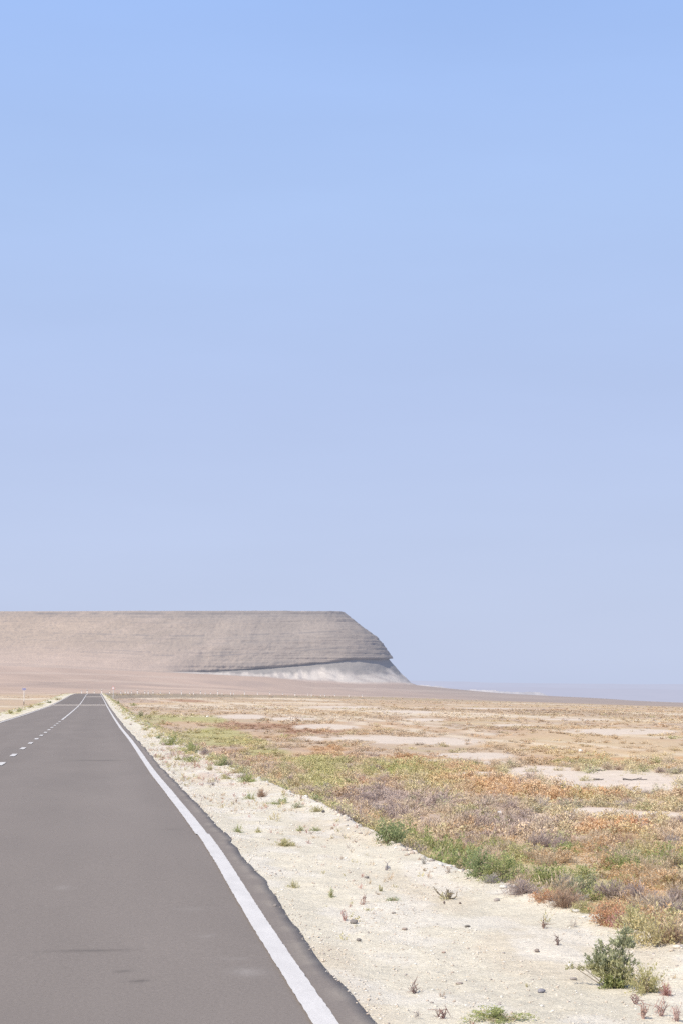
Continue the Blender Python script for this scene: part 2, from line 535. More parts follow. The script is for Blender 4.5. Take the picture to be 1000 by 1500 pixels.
skL = V[:, :1].copy(); skL[..., 2] -= .10; skR = V[:, -1:].copy(); skR[..., 2] -= .10
V = np.concatenate([skL, V, skR], 1); Cc = np.concatenate([base[:, :1], base, base[:, -1:]], 1)
me = mesh_from('road', V.reshape(-1, 3), grid_faces(len(sr), nc_ + 2), 4, Cc.reshape(-1, 3))
tag(link('road', me, M_asphalt), kind='structure')

# painted markings
m, nt, bs, out = new_mat('road_paint')
c = N(nt, 'ShaderNodeRGB'); c.outputs[0].default_value = (.74, .71, .685, 1)
o1, _ = mottled(nt, c.outputs[0], 7, .88, 1.06, stretch=(1, .3, 1)); o2, nz = mottled(nt, o1, 140, .72, 1.14, detail=3)
nt.links.new(o2, bs.inputs['Base Color']); bs.inputs['Roughness'].default_value = .7
M_paint = m


def strip(name, s, oa, ob, mat, lift=.004):
    a = np.stack([*road_pt(s, oa), zroad_y(s) + lift], -1); b = np.stack([*road_pt(s, ob), zroad_y(s) + lift], -1)
    V = np.stack([a, b], 1).reshape(-1, 3)
    me = mesh_from(name, V, grid_faces(len(s), 2), 4)
    return tag(link(name, me, mat), kind='structure')


def wob(s, seed):
    return .007 * (fbm(s / 1.7, seed, 3, 33) - .5) + .006 * (vnoise(s / .08, seed, 34) - .5)


sl = srows(4, 1250, .003, .03, 6)
jog = np.where(sl > 20.85, -.018, 0) - 0.012 * sstep(20.85, 30, sl)
LIFT = .010
strip('edge_line', sl, 3.160 + wob(sl, 1.) + jog, 3.282 + wob(sl, 2.) + jog, M_paint, LIFT)
strip('edge_line', sl, -3.27 + wob(sl, 3.), -3.135 + wob(sl, 4.), M_paint, LIFT)
k = 0
s = 43.6 - 6.25 * 6
while s < 118:
    ss = np.linspace(s, s + 2.0, 8)
    strip('centre_dash', ss, -.065 + wob(ss, 5.), .065 + wob(ss, 6.), M_paint, LIFT)
    s += 6.25
sc_ = srows(121, 1250, .004, .3, 6)
strip('centre_line', sc_, -.06 + wob(sc_, 7.), .06 + wob(sc_, 8.), M_paint, LIFT)
M_joint = flat_mat('road_joint_bitumen', (.44, .40, .37), .9, (20, .85, 1.1))
for (s0, w_, oa, ob, hh) in [(234.5, 1.2, -3.25, 3.1, .085), (372, 1.4, .1, 3.05, .085)]:
    ss = np.array([s0, s0 + .06, s0 + w_ * .5, s0 + w_])
    hz = np.array([-.01, hh, hh, -.01])
    a_ = np.stack([*road_pt(ss, oa), zroad_y(ss) + hz], -1); b_ = np.stack([*road_pt(ss, ob), zroad_y(ss) + hz], -1)
    me = mesh_from('road_joint', np.stack([a_, b_], 1).reshape(-1, 3), grid_faces(4, 2), 4)
    tag(link('road_joint', me, M_joint), kind='structure')

# ------------------------------------------------------------------ verges
def verge(side):
    s = np.concatenate([srows(-25, 5, .01, .8), srows(5.3, 560, .0048, .03, 4), np.arange(564, 1100, 4.0)])
    t = np.concatenate([np.linspace(0, .25, 10)[:-1], np.linspace(.25, 1, 62)[:-1], 1 + np.linspace(0, 1, 46) ** 1.3 * 1.3])
    cr = crest_r_off(s) if side > 0 else -crest_l_off(s)
    inner = 3.30
    off = np.where(t[None] <= 1, inner + (cr[:, None] - inner) * t[None], cr[:, None] + (t[None] - 1) * 2.6)
    S = np.broadcast_to(s[:, None], off.shape)
    x, y = road_pt(S, side * off)
    z = zroad_y(S) + verge_profile(S, side * off, side)
    z = np.where(t[None] < .02, zroad_y(S) - .08, z)
    u = off - cr[:, None]
    c = np.broadcast_to(rgb(.695, .635, .515), off.shape + (3,)).copy()
    n = fbm(off / .5, S / 1.2, 4, 61)
    c *= (.92 + .2 * n)[..., None]
    c = mixc(c, sstep(.52, .66, fbm(off / .8, S / 3.0, 4, 62)) * .45, rgb(.66, .56, .425))
    c = mixc(c, sstep(.50, .66, fbm(off / .35, S / .8, 4, 63)) * .5, rgb(.78, .73, .655))
    pk = np.exp(-((off - 4.25) / .35) ** 2) * sstep(30, 40, S) * sstep(75, 55, S) * sstep(.4, .6, fbm(off / .3, S / 2, 3, 64)) if side > 0 else np.zeros(off.shape)
    c = mixc(c, pk * .5, rgb(.58, .42, .36))
    c = mixc(c, sstep(-.05, .1, u) * sstep(.9, .3, u) * .6, rgb(.76, .73, .70))      # pale rubble on the lip
    c = mixc(c, sstep(.25, 1.1, u) * .8, rgb(.50, .41, .33))
    c = mixc(c, sstep(.35, .0, -u) * sstep(45, 130, S) * sstep(.42, .6, fbm(off / .6, S / 6, 3, 65)) * .75, rgb(.47, .42, .22))
    if side < 0:
        c = mixc(c, sstep(.45, .62, fbm(off / .6, S / 8, 3, 66)) * .7 * sstep(3.7, 4.3, off), rgb(.56, .50, .25))
    c = mixc(c, sstep(550, 580, S), rgb(.48, .39, .29))
    V = np.stack([x, y, z], -1)
    f = grid_faces(len(s), len(t))
    if side < 0: f = f[:, ::-1]
    me = mesh_from('road_verge', V.reshape(-1, 3), f, 4, c.reshape(-1, 3), smooth=True)
    return tag(link('road_verge', me, M_verge), kind='structure')


verge(1); verge(-1)

# ------------------------------------------------------------------ mesa
def mesa():
    step = np.concatenate([np.arange(0, NOSE - 620, 14), np.arange(NOSE - 620, NOSE + 110, 1.3), np.arange(NOSE + 110, rim_len[-1], 14)])
    X = np.interp(step, rim_len, RIM[:, 0]); Y = np.interp(step, rim_len, RIM[:, 1])
    # smoothed normals
    fs = np.arange(0, rim_len[-1], 2.0)
    fx, fy = np.interp(fs, rim_len, RIM[:, 0]), np.interp(fs, rim_len, RIM[:, 1])
    tx, ty = np.gradient(fx), np.gradient(fy)
    ker = np.ones(25) / 25
    pad = lambda a: np.convolve(np.pad(a, 12, mode='edge'), ker, 'valid')
    tx, ty = pad(tx), pad(ty); L = np.hypot(tx, ty)
    nx, ny = np.interp(step, fs, ty / L), np.interp(step, fs, -tx / L)
    sn = NOSE - step
    RIMZ = 120.6
    # profile: (o, t) from rim (t=0) to ledge (t=1), then badlands (t 1..2) to the foot, then below ground
    po = np.array([0, 4, 9, 24, 38, 49, 54, 63, 71, 73, 72.5, 68.5, 72, 78, 89, 103, 117, 170])
    pt = np.array([0, .06, .10, .27, .41, .52, .58, .75, .92, .97, 1.0, 1.02, 1.12, 1.27, 1.62, 1.92, 2.03, 2.6])
    # smooth profile far from the nose
    qt = np.array([0, .05, .10, .3, .5, .7, .85, 1.0, 1.3, 1.62, 1.92, 2.03, 2.6])
    qo = np.array([0, 5, 10, 26, 44, 63, 78, 92, 99, 106, 112, 118, 175])
    t = np.concatenate([np.linspace(0, 1, 110)[:-1], np.linspace(1, 1.1, 9)[:-1], np.linspace(1.1, 2.6, 60)])
    A_, T = np.meshgrid(sn, t, indexing='ij')
    led = sstep(240, 170, A_)
    o = (np.interp(T, pt, po) * led + np.interp(T, qt, qo) * (1 - led)) * o_scale(A_)
    zl = ledge_z(A_); zf = foot_z(A_)
    z = np.where(T <= 1, RIMZ + (zl - RIMZ) * T, zl + (zf - zl) * (T - 1))
    z = z - np.maximum(T - 1.98, 0) * 45
    dd = A_ / 1.0
    up = (T <= 1)
    # rock courses and gullies
    course = vnoise(z / 2.6 + .25 * vnoise(dd / 90, z / 30, 3), dd / 160, 101) - .5
    course2 = vnoise(z / 1.1, dd / 70, 102) - .5
    gul = fbm(dd / 26 + z * .012, z / 90, 4, 103) - .5
    small = fbm(dd / 4.5, z / 4.0, 3, 104) - .5
    lo = 1 - led
    o = o + up * sstep(0, .06, T) * (course * 1.7 + course2 * 1.0 + small * 2.6 + gul * (1.5 + 4.0 * led)) * (1 - .8 * lo * sstep(.5, 1., T))
    spur = np.abs(fbm((dd + T * 60) / 75, T * .6, 3, 131) - .5) * 2
    o = o + sstep(.35, 1.0, T) * sstep(2.0, 1.1, T) * sstep(150, 330, A_) * (spur * 6 - 2)
    bl = (T > 1.03) * sstep(1.03, 1.35, T)
    flute = np.abs(fbm(dd / 13, T * 1.2 + 3, 3, 105) - .5) * 2
    o = o + bl * led * (flute * 6 - 2 + small * 1.5) * sstep(2.1, 1.8, T)
    o = o + (T > 1) * lo * (course * 3.4 + course2 * 1.6 + small * 3.0 + gul * 5.0) * .2 * sstep(1.9, 1.0, T)
    lip = (np.exp(-((T - .97) / .04) ** 2)) * led * ((fbm(dd / 9, .5, 3, 106) - .4) * 6)
    o = o + lip
    z = z + (np.abs(T) < .02) * (fbm(dd / 9, .2, 4, 107) - .5) * 2.2
    x = X[:, None] + nx[:, None] * o; y = Y[:, None] + ny[:, None] * o
    # colour
    grey = rgb(.285, .250, .222); pink = rgb(.445, .350, .268); dark = rgb(.20, .18, .17); white = rgb(.60, .545, .49)
    g = sstep(480, 40, A_)
    c = mixc(np.broadcast_to(pink, T.shape + (3,)).copy(), np.clip(g * .75 + sstep(.25, .0, T) * .3, 0, 1), grey)
    c *= (.86 + .28 * fbm(dd / 40, z / 14, 4, 108))[..., None]
    # strata
    zz = z + 1.5 * (fbm(dd / 120, z / 40, 3, 109) - .5)
    for (tc, w_, s_) in [(.045, .02, .75), (.10, .012, .4), (.20, .012, .25), (.42, .012, .5), (.47, .008, .3), (.55, .010, .35), (.70, .012, .55), (.745, .010, .6), (.82, .010, .3), (.93, .03, .35)]:
        tw = T - tc + .012 * (fbm(dd / 70, tc * 9, 3, 110) - .5)
        br = sstep(.35, .6, fbm(dd / 18, tc * 31, 4, 111)) * sstep(760, 200, A_ + 260 * (fbm(dd / 60, tc * 13, 2, 112) - .5) - 200 * (tc < .08))
        c = mixc(c, np.exp(-(tw / w_) ** 2) * min(s_ * 1.35, .85) * br * up, dark)
    spk = sstep(.62, .78, fbm(dd / 2.4, z / 1.6, 2, 113)) * up
    c = mixc(c, spk * .35, dark)
    fanl = sstep(.45, 1.0, T) * sstep(120, 330, A_)
    c = mixc(c, fanl * .7, rgb(.53, .41, .335))
    st = sstep(.58, .7, fbm((dd + z * 2.2) / 22, z / 60, 3, 114)) * sstep(60, 200, A_)
    c = mixc(c, st * .14, rgb(.58, .46, .385))
    # shade of the overhang painted dark under the ledge; pale badlands below
    und_shade = sstep(.985, 1.02, T) * sstep(1.68, 1.34, T + .55 * (fbm(dd / 7, .9, 3, 115) - .5) + .5 * (fbm(dd / 30, .4, 2, 119) - .5)) * led
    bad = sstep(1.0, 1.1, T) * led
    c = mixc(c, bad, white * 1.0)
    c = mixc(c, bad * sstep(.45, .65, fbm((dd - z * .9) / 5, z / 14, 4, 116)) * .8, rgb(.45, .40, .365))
    c = mixc(c, und_shade * .85, rgb(.25, .235, .22))
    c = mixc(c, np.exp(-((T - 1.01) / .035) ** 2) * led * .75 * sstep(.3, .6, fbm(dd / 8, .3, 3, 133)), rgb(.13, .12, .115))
    c = mixc(c, sstep(1.86, 2.0, T + .15 * (fbm(dd / 16, .1, 3, 117) - .5)) * led, rgb(.46, .36, .30))
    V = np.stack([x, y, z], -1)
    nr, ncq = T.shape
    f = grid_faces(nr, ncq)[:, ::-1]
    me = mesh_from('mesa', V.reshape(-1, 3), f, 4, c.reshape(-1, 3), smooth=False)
    ob = tag(link('mesa', me, M_mesa), kind='structure')
    # plateau cap
    top = V[:, 0]
    capm = bpy.data.meshes.new('mesa_top')
    capm.from_pydata([tuple(p) for p in top], [], [tuple(range(len(top)))])
    at = capm.color_attributes.new('col', 'FLOAT_COLOR', 'POINT')
    for d in at.data: d.color = (.42, .35, .30, 1)
    link('mesa_top', capm, M_mesa, ob)


mesa()


# ------------------------------------------------------------------ far hills and chalk bluffs
def ridge(name, x0, x1, y0, depth, topf, basez, nx, seed, col, cliff=False, label=None):
    u = np.linspace(x0, x1, nx); v = np.linspace(0, 1, 24)
    U, Vv = np.meshgrid(u, v, indexing='ij')
    prof = np.interp(Vv, [0, .08, .30, .42, .6, 1], [0, .08, .82, 1, 1, 0]) if cliff else np.interp(Vv, [0, .3, .5, .75, 1], [0, .55, 1, .9, 0])
    x = U; y = y0 + Vv * depth + depth * .25 * (fbm(U / (depth * .7), .3, 3, seed) - .5)
    top = topf(U)
    z = basez + (top - basez) * prof * (1 + .10 * (fbm(U / (depth * .15), Vv * 3, 3, seed + 1) - .5))
    cc = np.broadcast_to(col, U.shape + (3,)) * (.8 + .4 * fbm(U / (depth * .08), Vv * 3, 4, seed + 2))[..., None]
    if cliff: cc = mixc(cc, sstep(.45, .65, fbm(U / (depth * .12), Vv * 1.2, 3, seed + 3)) * .4, col * .6)
    me = mesh_from(name, np.stack([x, y, z], -1).reshape(-1, 3), grid_faces(*U.shape)[:, ::-1], 4, cc.reshape(-1, 3), smooth=True)
    return tag(link(name, me, M_far), kind='structure')


k_ = 24000 / F
pxx = lambda X, Y: VP + X / Y * F
far_top = smooth_table([300, 600, 700, 800, 900, 1000, 1300], [993, 995.5, 997, 1000.5, 1000.0, 1002, 1000])
ridge('far_hills', -9000, 19000, 24000, 6000, lambda U: (HZ - far_top(pxx(U, 25500))) * 25500 / F + 18 * (fbm(U / 700, .2, 4, 210) - .5), -140, 420, 200, rgb(.42, .37, .38))
ridge('far_hills', -9000, 15000, 15000, 3500, lambda U: (HZ - 1005.5 - 1.2 * np.sin(U / 900) - .012 * np.maximum(pxx(U, 15800) - 620, 0)) * 15800 / F + 9 * (fbm(U / 420, .7, 4, 220) - .5), -140, 420, 201, rgb(.36, .27, .25))
bl_top = smooth_table([675, 690, 720, 760, 795, 815], [1013, 1010.4, 1011.4, 1013.4, 1013.8, 1020])
ridge('chalk_bluff', 1215, 1530, 6600, 160, lambda U: (HZ - bl_top(pxx(U, 6650))) * 6650 / F + 3 * (fbm(U / 25, .3, 3, 230) - .5), -90, 200, 240, rgb(.60, .54, .48), True)
bl2 = smooth_table([596, 612, 630, 650, 668], [1006, 1003, 1003.8, 1005, 1010])
ridge('chalk_bluff', 1230, 1440, 7900, 200, lambda U: (HZ - bl2(pxx(U, 7950))) * 7950 / F + 3 * (fbm(U / 25, .3, 3, 231) - .5), -90, 200, 241, rgb(.60, .54, .48), True)

# ------------------------------------------------------------------ plants
KIND = {   # colours of leaves
    'green': [rgb(.30, .34, .13), rgb(.36, .39, .17), rgb(.42, .42, .19)],
    'dark_green': [rgb(.20, .25, .11), rgb(.27, .32, .15), rgb(.33, .36, .18)],
    'grey_green': [rgb(.35, .36, .21), rgb(.29, .30, .18), rgb(.42, .43, .28)],
    'olive': [rgb(.48, .45, .22), rgb(.42, .39, .19), rgb(.54, .49, .27)],
    'yellow': [rgb(.58, .50, .27), rgb(.54, .45, .24), rgb(.54, .48, .28)],
    'orange': [rgb(.61, .44, .27), rgb(.57, .38, .21), rgb(.63, .49, .33)],
    'tan': [rgb(.62, .50, .35), rgb(.56, .44, .30), rgb(.64, .54, .40)],
    'purple': [rgb(.47, .38, .34), rgb(.41, .33, .31), rgb(.52, .43, .38)],
    'grey': [rgb(.44, .40, .37), rgb(.37, .33, .32), rgb(.52, .48, .45)],
    'red': [rgb(.58, .33, .19), rgb(.52, .29, .18), rgb(.60, .41, .24)],
    'pink': [rgb(.55, .30, .27), rgb(.47, .25, .22), rgb(.60, .38, .33)],
    'brown': [rgb(.42, .29, .20), rgb(.36, .25, .18), rgb(.48, .35, .25)],
}
KINDC = {k: np.minimum(np.array(v) * 1.30 + .015, .85) for k, v in KIND.items()}
TWIGGY = {'purple', 'grey', 'pink', 'brown', 'tan'}


def quads(cen, dr, ln, wd, r):
    """rhombic leaves: centres, directions, lengths, widths"""
    n = len(cen)
    dr = dr / np.linalg.norm(dr, axis=1, keepdims=True)
    rv = r.normal(size=(n, 3)); sd = np.cross(dr, rv); sd /= np.linalg.norm(sd, axis=1, keepdims=True) + 1e-9
    a = cen; b = cen + dr * (ln * .5)[:, None] + sd * (wd * .5)[:, None]
    c = cen + dr * ln[:, None]; d = cen + dr * (ln * .5)[:, None] - sd * (wd * .5)[:, None]
    return np.stack([a, b, c, d], 1)


def bush_leaves(n, leaf, seed, twiggy=False, nbr=None, up=.55, lobes=True):
    """leaf quads for a unit bush: radius about 1, height about 1"""
    r = np.random.default_rng(seed)
    nbr = nbr or max(5, int(n ** .5 * 1.1))
    az = r.uniform(0, 2 * math.pi, nbr); el = np.arccos(r.uniform(.02, 1, nbr))
    ln = r.uniform(.65, 1.08, nbr)
    lob = 1 + (.28 * np.sin(az * 2 + r.uniform(0, 6)) + .2 * np.sin(az * 3 + r.uniform(0, 6)) if lobes else 0)
    bd = np.stack([np.sin(el) * np.cos(az) * lob, np.sin(el) * np.sin(az) * lob, np.cos(el)], 1)
    bi = r.integers(0, nbr, n)
    if twiggy:
        t = r.uniform(.05, .8, n)
        cen = bd[bi] * (ln[bi] * t)[:, None] + r.normal(0, .05, (n, 3))
        dr = bd[bi] + r.normal(0, .55, (n, 3)) + np.array([0, 0, .5])
        L = leaf * r.uniform(1.0, 2.6, n); W = leaf * r.uniform(.14, .3, n)
    else:
        t = 1 - r.uniform(0, 1, n) ** 1.6 * .72
        cen = bd[bi] * (ln[bi] * t)[:, None] + r.normal(0, .07, (n, 3))
        dr = bd[bi] * .6 + r.normal(0, .7, (n, 3)) + np.array([0, 0, up])
        L = leaf * r.uniform(.6, 1.35, n); W = L * r.uniform(.34, .6, n)
    cen[:, 2] = np.abs(cen[:, 2]) * .98 + .01
    q = quads(cen, dr, L, W, r)
    q[..., 2] = np.maximum(q[..., 2], 0)
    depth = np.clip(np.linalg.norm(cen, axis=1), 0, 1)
    shade = .72 + .28 * np.clip(depth * .6 + cen[:, 2] * .5, 0, 1)  # leaves painted darker inside and low down, as self-shade
    return q, shade


def leaf_cols(kind, n, shade, r):
    K = KINDC[kind]
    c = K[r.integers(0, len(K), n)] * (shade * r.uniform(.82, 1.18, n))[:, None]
    return np.repeat(c, 4, 0)


def leaf_mesh(name, q, cols):
    V = q.reshape(-1, 3)
    return mesh_from(name, V, np.arange(len(V)), 4, cols)


def stems_mesh(name, paths, col, sides=4):
    Vs, Fs, Cs = [], [], []
    b = 0
    for P, R0, R1 in paths:
        P = np.array(P, float); n = len(P)
        for i in range(n):
            tdir = P[min(i + 1, n - 1)] - P[max(i - 1, 0)]; tdir /= np.linalg.norm(tdir) + 1e-9
            u = np.cross(tdir, [.3, .9, .1]); u /= np.linalg.norm(u) + 1e-9; w = np.cross(tdir, u)
            rr = R0 + (R1 - R0) * i / max(n - 1, 1)
            for k in range(sides):
                a = 2 * math.pi * k / sides
                Vs.append(P[i] + rr * (math.cos(a) * u + math.sin(a) * w))
        for i in range(n - 1):
            for k in range(sides):
                k2 = (k + 1) % sides
                Fs.append([b + i * sides + k, b + i * sides + k2, b + (i + 1) * sides + k2, b + (i + 1) * sides + k])
        b += n * sides
    V = np.array(Vs)
    c = np.broadcast_to(np.array(col), V.shape) * np.random.default_rng(len(V)).uniform(.8, 1.15, (len(V), 1))
    return mesh_from(name, V, np.array(Fs), 4, c)


# library of bushes shared by the copies: kind -> list of (leaf mesh, stem mesh)
LIB = {}


def bush_lib(kind, lod):
    key = (kind, lod)
    if key not in LIB:
        lst = []
        for v in range(4):
            seed = sum(map(ord, kind)) * 31 + v * 7 + lod * 131
            n, lf = {0: (2200, .085), 1: (1100, .10), 2: (220, .22)}[lod]
            tw = kind in TWIGGY
            q, sh = bush_leaves(n, lf, seed, tw, nbr=(int(n ** .5 * 1.6) if tw else int(n ** .5 * .9)))
            r = np.random.default_rng(seed + 1)
            if not tw and v % 2 == 0:     # some dry twigs in among the leaves
                k2 = n // 5
                q2, s2 = bush_leaves(k2, lf, seed + 5, True)
                cols = np.concatenate([leaf_cols(kind, n, sh, r), leaf_cols('tan', k2, s2, r)])
                q = np.concatenate([q, q2])
            else:
                cols = leaf_cols(kind, n, sh, r)
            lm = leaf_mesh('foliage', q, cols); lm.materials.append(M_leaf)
            paths = []
            for j in range(9 if lod < 2 else 5):
                a = r.uniform(0, 6.28); e = r.uniform(.15, 1.2); L = r.uniform(.5, .85)
                p0 = np.array([r.normal(0, .05), r.normal(0, .05), -.06])
                dv = np.array([math.sin(e) * math.cos(a), math.sin(e) * math.sin(a), math.cos(e)])
                paths.append(([p0, p0 + dv * L * .5 + np.array([0, 0, .05]), p0 + dv * L], .022, .007))
            sm = stems_mesh('stems', paths, (.36, .29, .23), 3); sm.materials.append(M_stem)
            lst.append((lm, sm))
        LIB[key] = lst
    return LIB[key]


PX2M = lambda p: 1.0 / (F / math.hypot(p[0], p[1]))
made = []


def bush(px, py, w, h, kind, label, group=None, lod=0, name='bush', stems=True, cat='bush', at=None):
    p = hit(px, py) if at is None else at
    sx = w * PX2M(p) / 2 if at is None else w / 2; sz = h * PX2M(p) if at is None else h
    lm, sm = random.choice(bush_lib(kind, lod))
    rz = random.uniform(0, 6.28)
    if stems:
        t = empty(name, p + np.array([0, 0, -.01]), rz); t.scale = (sx, sx, sz)
        tag(t, label, cat, group)
        link('foliage', lm, M_leaf, t); link('stems', sm, M_stem, t)
    else:
        t = link(name, lm, M_leaf); t.location = p + np.array([0, 0, -.01]); t.rotation_euler = (0, 0, rz); t.scale = (sx, sx, sz)
        tag(t, label, cat, group)
    made.append((p[0], p[1], sx))
    return t


# ---- the big grey-green bush at the lower right: several leafy shoots
def big_bush():
    p = hit(900, 1447)
    m_ = PX2M(p)
    t = tag(empty('bush', p), 'large grey-green leafy bush with a tall upright shoot on the pale gravel', 'bush')
    r = np.random.default_rng(3)
    right = np.array([math.cos(-YAW - .08), math.sin(-YAW - .08), 0]); fwd = np.array([-right[1], right[0], 0]); up = np.array([0, 0, 1.])
    Q, Cl, paths = [], [], []
    #            dx,  dy(px up), r px, n, depth
    shoots = [(10, 70, 15, 330, .03), (15, 86, 9, 190, .03), (8, 54, 9, 200, .02), (21, 66, 8, 140, .03), (-14, 58, 13, 200, .05), (-6, 44, 16, 330, -.01), (-22, 44, 12, 200, 0), (-16, 28, 15, 330, -.04),
              (4, 28, 17, 360, -.05), (-2, 12, 15, 330, -.06), (14, 16, 13, 240, -.05), (-30, 31, 8, 120, .0), (-40, 29, 7, 100, .02), (-52, 30, 7, 90, .03), (14, 40, 12, 200, .02), (26, 40, 6, 50, 0), (4, 3, 11, 140, -.07)]
    for (dx, dy, rr, n, dp) in shoots:
        c = right * dx * 1.2 * m_ + up * dy * .92 * m_ + fwd * dp
        q, sh = bush_leaves(n * 2, .21, r.integers(1e6), False, up=.9, lobes=True); n = n * 2
        q = q - np.array([0, 0, .45]); q = q * rr * m_ * 1.4; q[..., 2] *= 1.1
        q = q + c; q[..., 2] = np.maximum(q[..., 2], .004)
        cc = 1.02 * leaf_cols('grey_green' if r.uniform() < .75 or dy > 40 else 'dark_green', n, sh, r)
        if dy < 32:
            cc = cc * np.array([1.12, 1.05, .95])
        Q.append(q); Cl.append(cc)
        b0 = right * dx * m_ * .12 + np.array([0, 0, -.02])
        paths.append(([b0, b0 * .4 + c * .5 + fwd * .01, c + up * rr * m_ * .4], .0035, .0012))
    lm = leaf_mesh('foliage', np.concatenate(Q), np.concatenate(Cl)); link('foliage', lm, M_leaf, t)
    link('stems', stems_mesh('stems', paths, (.30, .25, .19), 5), M_stem, t)
    made.append((p[0], p[1], .2))


big_bush()

# ---- dead bush with a long curved stem
def dead_twig(px, py, w, h, label, col=(.30, .25, .18), n=10, group=None, long=False, name='dead_shrub', cat='dead shrub', thick=.0035):
    p = hit(px, py); m_ = PX2M(p)
    r = np.random.default_rng(int(px * 7 + py))
    paths = []
    for j in range(n):
        a = r.uniform(0, 6.28); e = r.uniform(.2, 1.25); L = r.uniform(.5, 1.0)
        dv = np.array([math.sin(e) * math.cos(a) * w * m_ / 2, math.sin(e) * math.sin(a) * w * m_ / 2, math.cos(e) * h * m_]) * L
        p0 = np.array([0, 0, -.01])
        P = [p0, dv * .45 + r.normal(0, .006, 3), dv * .8 + r.normal(0, .008, 3) + np.array([0, 0, .012]), dv + np.array([0, 0, .02])]
        for q in P[1:]: q[2] = max(q[2], .004)
        paths.append((P, thick, thick * .35))
        for b in range(3):
            i = r.integers(1, 3); s_ = P[i]
            e_ = s_ + r.normal(0, .02, 3) + np.array([0, 0, .015]); e_[2] = max(e_[2], .004)
            paths.append(([s_, e_], thick * .6, thick * .25))
    if long:
        paths.append(([np.array([0, 0, 0]), np.array([-.035, 0, .01]), np.array([-.085, 0, .05]), np.array([-.115, 0, .095])], .006, .003))
        paths.append(([np.array([0, 0, 0]), np.array([.04, 0, .005]), np.array([.062, 0, .02]), np.array([.068, 0, .055])], .006, .003))
        for x_ in np.linspace(-.1, -.05, 7):
            s_ = np.array([x_, 0, .02 + (-x_ - .05) * 1.2]); paths.append(([s_, s_ + r.normal(0, .01, 3)], .003, .0012))
    o = link(name, stems_mesh(name, paths, col, 4), M_stem)
    o.location = p
    tag(o, label, cat, group)
    return o


dead_twig(656, 1318, 22, 13, 'brown dead shrub with one long curved stem lying on the gravel', long=True, n=16)
bush(946, 1454, 62, 48, 'olive', 'low olive and reddish bush touching the right side of the big grey-green bush')
bush(975, 1459, 26, 26, 'pink', 'pinkish red weed with upright shoots beside the low olive bush')
bush(730, 1493, 110, 20, 'green', 'flat bright green plant mat at the bottom of the gravel', stems=True)
bush(415, 1240, 34, 12, 'olive', 'flat yellow-green tuft alone on the gravel between two pairs of smaller tufts')
bush(441, 1218, 18, 9, 'green', 'left tuft of a close pair of small green tufts on the gravel', lod=1)
bush(462, 1218, 19, 9, 'green', 'right tuft of a close pair of small green tufts on the gravel', lod=1)
bush(349, 1220, 18, 14, 'green', 'small upright green tuft nearest the road edge above the flat tuft', lod=1)
bush(379, 1220, 14, 10, 'olive', 'tiny sparse olive tuft beside the small upright green tuft', lod=1)
bush(430, 1301, 18, 14, 'olive', 'tiny yellow-green weed near the asphalt edge', lod=1)
bush(486, 1315, 12, 16, 'green', 'tiny bright green upright weed on the open gravel', lod=1)
bush(575, 1320, 22, 9, 'dark_green', 'tiny dark green spreading weed left of the dead shrub', lod=1)
bush(556, 1306, 10, 11, 'olive', 'tiny pale green weed behind the dark green spreading weed', lod=2)
dead_twig(930, 1472, 14, 12, 'small bare forked twig below the big grey-green bush', (.34, .22, .20), 5)
dead_twig(942, 1494, 20, 22, 'reddish dry stalks, leftmost at the bottom corner of the gravel', (.52, .36, .30), 7)
dead_twig(968, 1490, 22, 24, 'reddish dry stalks, middle clump at the bottom corner of the gravel', (.55, .38, .33), 8)
dead_twig(992, 1497, 26, 22, 'reddish dry stalks, rightmost at the bottom corner of the gravel', (.52, .37, .33), 8)
dead_twig(795, 1361, 7, 12, 'short dark dry stub standing on the gravel below the green hedge of weeds', (.30, .21, .17), 5, cat='dry twig', name='dry_twig')
dead_twig(816, 1385, 9, 10, 'small dark forked twig between the stub and the big bush', (.27, .20, .18), 5, cat='dry twig', name='dry_twig')
dead_twig(504, 1350, 10, 20, 'thin pinkish dry weed stalk beside the largest dark stone', (.50, .33, .30), 6, cat='dry twig', name='dry_twig')
dead_twig(531, 1326, 9, 14, 'thin reddish dry weed stalk below the tiny green weeds', (.45, .30, .25), 5, cat='dry twig', name='dry_twig')
dead_twig(608, 1456, 18, 9, 'brown dry twig lying on the lower gravel', (.33, .24, .21), 5, cat='dry twig', name='dry_twig')
dead_twig(566, 1276, 8, 10, 'small grey twig on the gravel under the dark green weed row', (.33, .30, .31), 5, cat='dry twig', name='dry_twig')
dead_twig(620, 1267, 14, 9, 'grey-green dry sprig close under the weed row', (.36, .33, .29), 6, cat='dry twig', name='dry_twig')
dead_twig(648, 1493, 14, 16, 'dark dry sprig at the bottom edge left of the green mat', (.36, .24, .21), 6, cat='dry twig', name='dry_twig')

